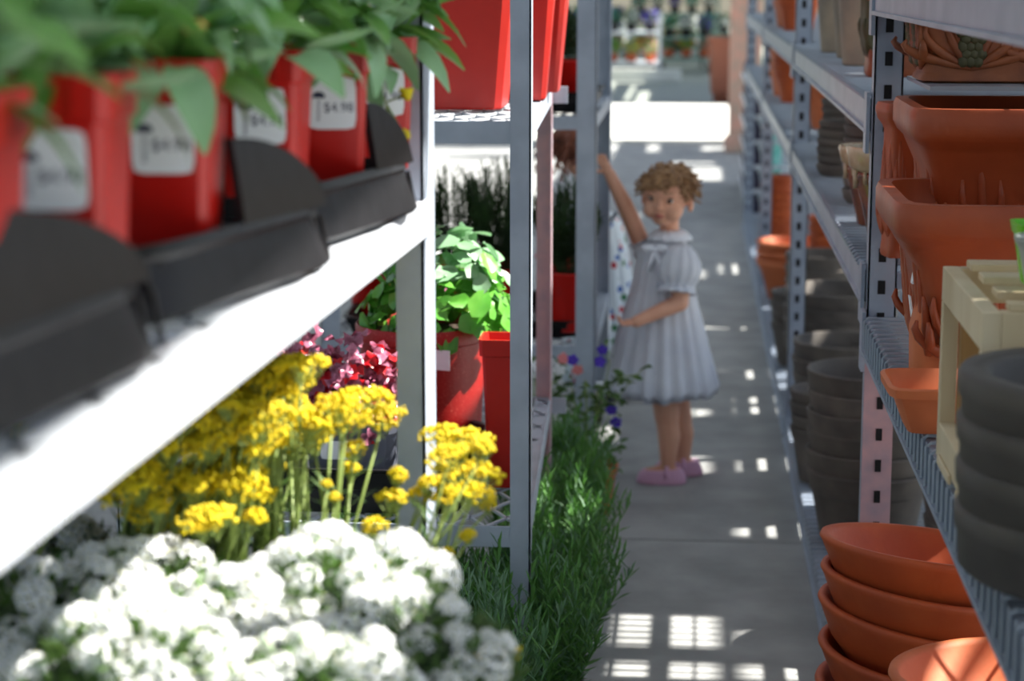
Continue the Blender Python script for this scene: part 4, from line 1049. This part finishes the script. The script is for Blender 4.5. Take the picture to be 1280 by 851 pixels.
# small square tray
t = MB(); ring = lambda a, zz, b_=None: [Vector((x, y, zz)) for x, y in squircle(a, 36, 8, b_ or a)]
t.rings([ring(.045, 0, .045), ring(.062, .045, .062), ring(.070, .046, .070), ring(.071, .056, .071), ring(.066, .058, .066), ring(.060, .050, .060), ring(.046, .010, .046), ring(.03, .009, .03)])
tag(obj('square_clay_saucer', t, terra_l, loc=(.305, 2.43, ZN), rot=(0, 0, .02), auto=40), 'small square terracotta saucer on the shelf edge in front of the big planter', 'saucer')
# --- wooden pallet crate
cr = thing('wooden_stand', 'small pale pine slatted stand carrying the green pot', 'wooden stand', (.305, 2.12, ZN))
cr.scale = (1, 1, .82)
def plank(x0, x1, y0, y1, z0, z1, m_=wood, name='plank'): b_ = MB(); b_.box(x0, x1, y0, y1, z0, z1); return obj(name, b_, m_, cr, bevel=.0015)
plank(-.025, -.007, -.16, .16, .215, .262); plank(-.007, .30, .142, .16, .215, .262); plank(-.007, .30, -.16, -.142, .215, .262)
for y in (-.155, -.06, .04, .135): plank(.0, .30, y - .02 if y > -.15 else y, y + .02, .262, .272, name='slat')
for x, y in ((-.007, .118), (-.007, -.142), (.26, .118), (.26, -.142)): plank(x, x + .035, y, y + .024, .0, .2145, wood_d, 'leg')
for y in (.145, -.16): plank(-.025, -.007, y, y + .015, .0, .215, wood, 'leg_facing')
plank(-.025, -.007, -.145, .145, .005, .05); plank(-.0, .25, .0, .02, .075, .12); plank(.05, .25, -.08, .06, .060, .075, name='slat')
plank(-.029, -.025, .02, .12, -.001, .012, name='runner'); plank(-.029, -.025, -.12, -.04, -.001, .012, name='runner')
gp = at(1268, 350, 2.08)
t = thing('green_pot', 'lime green square pot on the wooden stand', 'pot', (.360, 2.10, ZN + .2235)); obj('body', sq_pot(.045, .064, .062, .002, .012, .003, 6, 28), green_gl, t, auto=35)
t = thing('clear_cup', 'translucent grey plastic pot in front of the lime green one', 'pot', (.352, 2.02, ZN + .2235)); b_ = MB(); b_.lathe(pot_profile(.022, .033, .058, .002, .003, .01), 28); obj('body', b_, glass, t, auto=40)
# --- dark saucer stack, nearest
mb = MB()
sauc = MB(); sauc.lathe([(.08, 0), (.122, .003), (.130, .010), (.1315, .040), (.134, .043), (.135, .060), (.132, .065), (.112, .065), (.106, .060), (.102, .014), (.02, .012)], 64)
sm = sauc.mesh('body', char_b, True)
stack(.372, 1.785, ZN + .007, 4, sm, .040, 'dark_saucer', 'thick charcoal saucer', 'the blurred stack at the right edge', 'saucer', .0, .001)
# --- big terracotta bowls, tilted, on the floor shelf
bw = MB(); bw.lathe([(.055, 0), (.070, .0), (.105, .025), (.140, .062), (.163, .105), (.168, .112), (.166, .118), (.156, .118), (.151, .110), (.128, .066), (.095, .032), (.03, .012)], 64)
bme = bw.mesh('body', terra, True)
bx = .375; 
bz = [(.352, 2.99, .375, -.10, .10), (.350, 2.99, .323, -.06, .13), (.345, 3.00, .270, -.03, .15), (.350, 2.99, .210, -.0, .12), (.352, 2.99, .155, 0, .08), (.355, 2.99, .10, 0, 0)]
for i, (x, y, z, rx, ry) in enumerate(bz):
    tag(link('clay_bowl', bme, loc=(x + .005, y, z), rot=(rx, ry, 0)), f'wide terracotta bowl, {ordn(5 - i, 6)} in the leaning stack below the shelf', 'bowl', 'leaning stack of wide terracotta bowls')
bw2 = bw.mesh('body', terra_l, True)
for i, (x, y, z, rx, ry) in enumerate([(.425, 2.54, .350, -.06, -.06), (.425, 2.54, .262, -.02, -.02), (.425, 2.54, .20, 0, 0), (.425, 2.54, .14, 0, 0), (.425, 2.54, .092, 0, 0)]):
    tag(link('clay_bowl', bw2, loc=(x, y, z), rot=(rx, ry, 0), sc=.93), f'pale terracotta bowl, {ordn(4 - i, 5)} in the front stack at the bottom edge', 'bowl', 'front stack of pale terracotta bowls')
# bowl seen behind the tilted stack
stack(.47, 3.60, ZB, 3, bme, .05, 'clay_bowl', 'terracotta bowl', 'the stack just behind the pinkish post', 'bowl')
# --- far bays, floor level
mA = round_pot_mesh(.105, .135, .16, char, .010, .004, .05)
mB_ = round_pot_mesh(.13, .168, .19, char, .012, .005, .05)
mC = round_pot_mesh(.065, .088, .14, char, .008, .003, .03)
stack(.405, 4.52, ZB, 6, mA, .045, 'charcoal_pot', 'wide charcoal clay pot', 'the stack beside the pinkish post', 'pot')
stack(.345, 5.03, ZB, 4, mC, .032, 'charcoal_pot', 'slim charcoal clay pot', 'the floor stack at the aisle edge', 'pot')
stack(.415, 5.40, ZB, 4, mA, .045, 'charcoal_pot', 'wide charcoal clay pot', 'the second stack from the pinkish post', 'pot')
stack(.455, 6.12, ZB, 4, mB_, .045, 'charcoal_pot', 'largest charcoal clay pot', 'the widest floor stack', 'pot')
stack(.355, 6.60, ZB, 4, mC, .035, 'charcoal_pot', 'slim charcoal clay pot', 'the far stack beside the aisle', 'pot')
stack(.47, 7.15, ZB, 4, mA, .045, 'charcoal_pot', 'wide charcoal clay pot', 'the farthest charcoal stack', 'pot')
tb = MB(); tb.lathe(pot_profile(.09, .135, .16, .01, .008, .035), 40); tbm = tb.mesh('body', terra_l, True)
stack(.40, 8.0, ZB, 3, tbm, .035, 'clay_pot', 'wide orange clay pot', 'the floor stack beyond the charcoal pots', 'pot')
tc_ = round_pot_mesh(.05, .075, .11, terra, .007, .005, .03, 28)
stack(.38, 8.9, ZB, 9, tc_, .036, 'clay_pot', 'orange clay pot', 'the tall far stack on the floor shelf', 'pot')
stack(.52, 7.7, ZB, 8, tc_, .036, 'clay_pot', 'orange clay pot', 'the rear tall floor stack', 'pot')
stack(.62, 4.1, ZB, 6, mA, .045, 'charcoal_pot', 'wide charcoal clay pot', 'the back stack behind the pinkish post', 'pot')
# --- far bays, middle shelf
def glazed(x, y, z, s, label):
    t = thing('glazed_pot', label, 'pot', (x, y, z), 0)
    b_ = MB(); b_.lathe([(.040 * s, 0), (.045 * s, .004), (.062 * s, .08 * s), (.075 * s, .125 * s), (.073 * s, .135 * s)], 36); obj('body', b_, glaze_b, t, smooth=True)
    b_ = MB(); b_.lathe([(.073 * s, .133 * s), (.083 * s, .14 * s), (.090 * s, .172 * s), (.088 * s, .176 * s), (.080 * s, .175 * s), (.070 * s, .13 * s), (.02, .11 * s)], 36); obj('rim', b_, glaze_c, t, auto=50)
    b_ = MB(); random.seed(3)
    for k in range(15):
        a = 2 * PI * k / 15; b_.tube([((.074 * s) * math.cos(a), .074 * s * math.sin(a), .135 * s), ((.073 * s) * math.cos(a), .073 * s * math.sin(a), (.118 - .02 * R()) * s)], .004, 5)
    obj('glaze_drip', b_, glaze_c, t, smooth=True)['kind'] = 'stuff'
glazed(.352, 3.52, ZF, 1.0, 'brown glazed pot with cream rim, nearest on the far middle shelf')
glazed(.350, 3.86, ZF, .85, 'smaller brown glazed pot with dripping cream rim, second on the far middle shelf')
mD = MB(); mD.lathe([(.055, 0), (.072, .003), (.080, .012), (.084, .03), (.080, .034), (.074, .032), (.068, .010), (.02, .008)], 36); mDm = mD.mesh('body', char, True)
mE = MB(); mE.lathe([(.035, 0), (.042, .003), (.050, .014), (.053, .026), (.050, .03), (.044, .026), (.040, .010), (.01, .008)], 32); mEm = mE.mesh('body', char, True)
stack(.39, 4.22, ZF, 8, mDm, .026, 'charcoal_saucer', 'charcoal saucer', 'the tall stack behind the glazed pots', 'saucer')
stack(.345, 4.82, ZF, 6, mEm, .020, 'charcoal_saucer', 'small charcoal saucer', 'the low stack at the shelf edge', 'saucer')
stack(.38, 5.25, ZF, 7, mEm, .021, 'charcoal_saucer', 'small charcoal saucer', 'the stack beside the second post', 'saucer')
stack(.50, 4.75, ZF, 9, mDm, .022, 'charcoal_saucer', 'charcoal saucer', 'the stack at the back of the middle shelf', 'saucer')
tc2 = round_pot_mesh(.055, .072, .10, terra_l, .006, .004, .03, 28)
stack(.42, 6.35, ZF, 4, tc2, .03, 'clay_pot', 'orange clay pot', 'the short sunlit stack beyond the second post', 'pot')
stack(.375, 7.7, ZF, 6, tc_, .030, 'clay_pot', 'orange clay pot', 'the middle shelf stack by the aisle', 'pot')
stack(.375, 8.1, ZF, 6, tc2, .028, 'clay_pot', 'orange clay pot', 'the farther orange stack on the middle shelf', 'pot')
# --- far bays, upper shelf
relief_planter(.375, 3.92, ZU, .10, .15, .27, 'tall ornate brown planter with green relief on the upper shelf beside the post', 0, ornate_m, olive_m, name='ornate_planter', rimh=.02, rim=.004)
mF = round_pot_mesh(.045, .065, .22, tan_m, .006, .004, .02, 28)
for x, y, l in ((.36, 4.40, 'tan tall pot behind the ornate brown planter'), (.375, 4.80, 'grey tan tall pot in the middle of the upper shelf'), (.36, 5.15, 'tan tall pot nearest the second post'), (.50, 4.60, 'tan tall pot at the back of the upper shelf')):
    tag(link('stoneware_pot', mF, loc=(x, y, ZU)), l, 'pot', 'tan pots on the upper shelf')
stack(.36, 7.25, ZU, 7, tc_, .034, 'clay_pot', 'orange clay pot', 'the orange stack on the upper shelf', 'pot')
stack(.37, 7.75, ZU, 6, tc2, .034, 'clay_pot', 'orange clay pot', 'the far orange stack on the upper shelf', 'pot')
# white tags on them
# top shelf of near bay: small tray with wire
flat_tray('pale wire tray lying on the topmost shelf of the near bay', .46, 2.4, ZT, .26, .40, .03)
# --- display stand of dark bottles and teal packs
ds = thing('display_stand', 'white tiered display stand at the far end of the rack', 'display stand', (.42, 12.3, 0))
ob = MB(); ob.box(-.10, .22, -1.1, 1.1, 0, .02); obj('base', ob, steel, ds)
for k in range(6):
    z = .03 + k * .135; b_ = MB(); b_.box(-.11, .22, -1.1, 1.1, z, z + .014); obj('tier', b_, white_paint, ds)
for y in (-1.09, 1.08):
    b_ = MB(); b_.box(.20, .22, y, y + .02, 0, .85); obj('upright', b_, white_paint, ds)
bt = MB(); bt.lathe([(.026, 0), (.030, .004), (.030, .065), (.014, .085), (.012, .105), (.002, .107)], 14); btm = bt.mesh('body', dkpurple, True)
tp = MB(); tp.box(-.03, .03, -.05, .05, 0, .12); tpm = tp.mesh('body', teal)
TIER = ['bottom', 'second', 'third', 'fourth', 'fifth', 'top']
for k in range(6):
    z = .044 + k * .135
    for j in range(8):
        y = 11.3 + j * .27
        tag(link('bottle', btm, loc=(.35, y, z)), f'dark bottle on the {TIER[k]} tier of the far display stand', 'bottle', f'dark bottles on the {TIER[k]} display tier')
        if j % 2 == 0: tag(link('teal_pack', tpm, loc=(.46, y, z)), f'teal pack on the {TIER[k]} tier of the far display stand', 'pack', f'teal packs on the {TIER[k]} display tier')

# ================================================================== far end
pm = MB(); pm.box(-.12, .12, -.12, .12, 0, 2.6); pm.box(-.15, .15, -.15, .15, 0, .12); pc = obj('pillar', pm, stone, loc=(.40, 15.9, 0), bevel=.015); struct(pc)
tb = MB(); tb.lathe([(.13, 0), (.14, .01), (.20, .62), (.215, .63), (.22, .70), (.20, .70), (.17, .1), (.02, .08)], 32); tag(obj('tall_clay_urn', tb, bin_m, loc=(.36, 22.2, 0), auto=45), 'tall brown clay urn in the distance beside the stone pillar', 'urn')
def far_table(x, y, w_, d_, h, label, seed, frame=green_cart, cols=None, boards=2):
    random.seed(seed); t = thing('plant_trolley', label, 'trolley', (x, y, 0), 0, 'trolleys at the far end')
    for k in range(boards):
        b_ = MB(); z = .22 + (h - .22) * k / max(1, boards - 1); b_.box(-w_ / 2, w_ / 2, -d_ / 2, d_ / 2, z - .03, z); obj('deck', b_, frame, t)
    for sx in (-1, 1):
        for sy in (-1, 1):
            b_ = MB(); b_.box(sx * w_ / 2 - .015, sx * w_ / 2 + .015, sy * d_ / 2 - .015, sy * d_ / 2 + .015, .1, h + .25); obj('post', b_, frame, t)
            M_ = Matrix.Translation((sx * (w_ / 2 - .05), sy * (d_ / 2 - .05), .065)) @ Matrix.Rotation(PI / 2, 4, 'Y'); b_ = MB(); b_.lathe([(.01, -.02), (.065, -.02), (.065, .02), (.01, .02)], 16, M_); obj('wheel', b_, rubber, t)
    return t
def bushy(x, y, z, r, m_, label, seed, group='plants on the far trolleys', flower=None):
    random.seed(seed); t = thing('bushy_plant', label, 'potted plant', (x, y, z), 0, group)
    b_ = MB(); b_.lathe(pot_profile(r * .5, r * .65, r * .9, .006, .004, .02), 16); obj('pot', b_, terra if seed % 2 else black_pl, t)
    b_ = MB()
    for i in range(260):
        v = Vector((U(-1, 1), U(-1, 1), U(-.6, 1))).normalized() * r * U(.5, 1); p_ = v + Vector((0, 0, r * 1.5)); d = Vector((U(-1, 1), U(-1, 1), U(-.3, 1))).normalized() * r * .4; s_ = d.orthogonal().normalized() * r * .1
        b_.cur = 1 if (flower and R() < .35) else 0; b_.add([p_, p_ + d * .5 + s_, p_ + d, p_ + d * .5 - s_], [(0, 1, 2, 3)])
    o = obj('foliage', b_, [m_, flower or m_], t); o['kind'] = 'stuff'
    return t
trs = [(-.95, 27.5, 1.0, .8, .62, 'grey trolley at the far left of the aisle end', white_paint), (-.10, 29.2, .75, .7, .50, 'green grey trolley straight down the aisle', green_cart), (.33, 31.0, .5, .7, .5, 'green trolley right of the aisle end', green_cart), (-1.6, 32, 1.2, .8, .6, 'pale trolley behind the left far one', steel), (-.3, 34, 1.4, .8, .75, 'long green trolley at the very back', green_cart), (-2.4, 24, .9, .9, .6, 'steel trolley far left behind the carts', steel)]
fm_ = [purple, pinkp, mat('teal_leaf', srgb(70, 160, 150), .6), None, whi, yel]
k = 0
for i, (x, y, w_, d_, h, l, f) in enumerate(trs):
    far_table(x, y, w_, d_, h, l, i, f)
    n = int(w_ / .25)
    for j in range(n):
        for z, zn in ((h, 'upper'), (.22, 'lower')):
            bushy(x - w_ / 2 + .13 + j * w_ / n, y - .15, z, .12, [foli, lav2, darkg, leaf_g][k % 4], f'{["small", "leafy", "rounded", "loose", "bushy"][j % 5]} plant on the {zn} deck of the {l.replace(" at the far left of the aisle end", " farthest left")}', 500 + k, 'plants on the far trolleys', fm_[k % 6]); k += 1
mb = MB(); mb.box(-.75, .75, -.06, .06, 0, .16); tag(obj('planter_kerb', mb, concrete_far, loc=(-.9, 26.6, 0), bevel=.01), 'low white kerb block lying before the far left trolley', 'kerb')
# flower buckets and shrubs beyond, closing the view
NUM = ['first', 'second', 'third', 'fourth', 'fifth', 'sixth', 'seventh', 'eighth', 'ninth', 'tenth', 'eleventh', 'twelfth', 'thirteenth', 'fourteenth']
for i in range(14):
    bushy(-4.0 + i * .62, 37 + (i % 3) * .5, 0, .28, [foli, darkg, lav2, leaf_g][i % 4], f'broad shrub in the end row, {NUM[i]} from the left', 700 + i, 'shrubs at the end of the aisle', [None, pinkp, None, purple][i % 4])
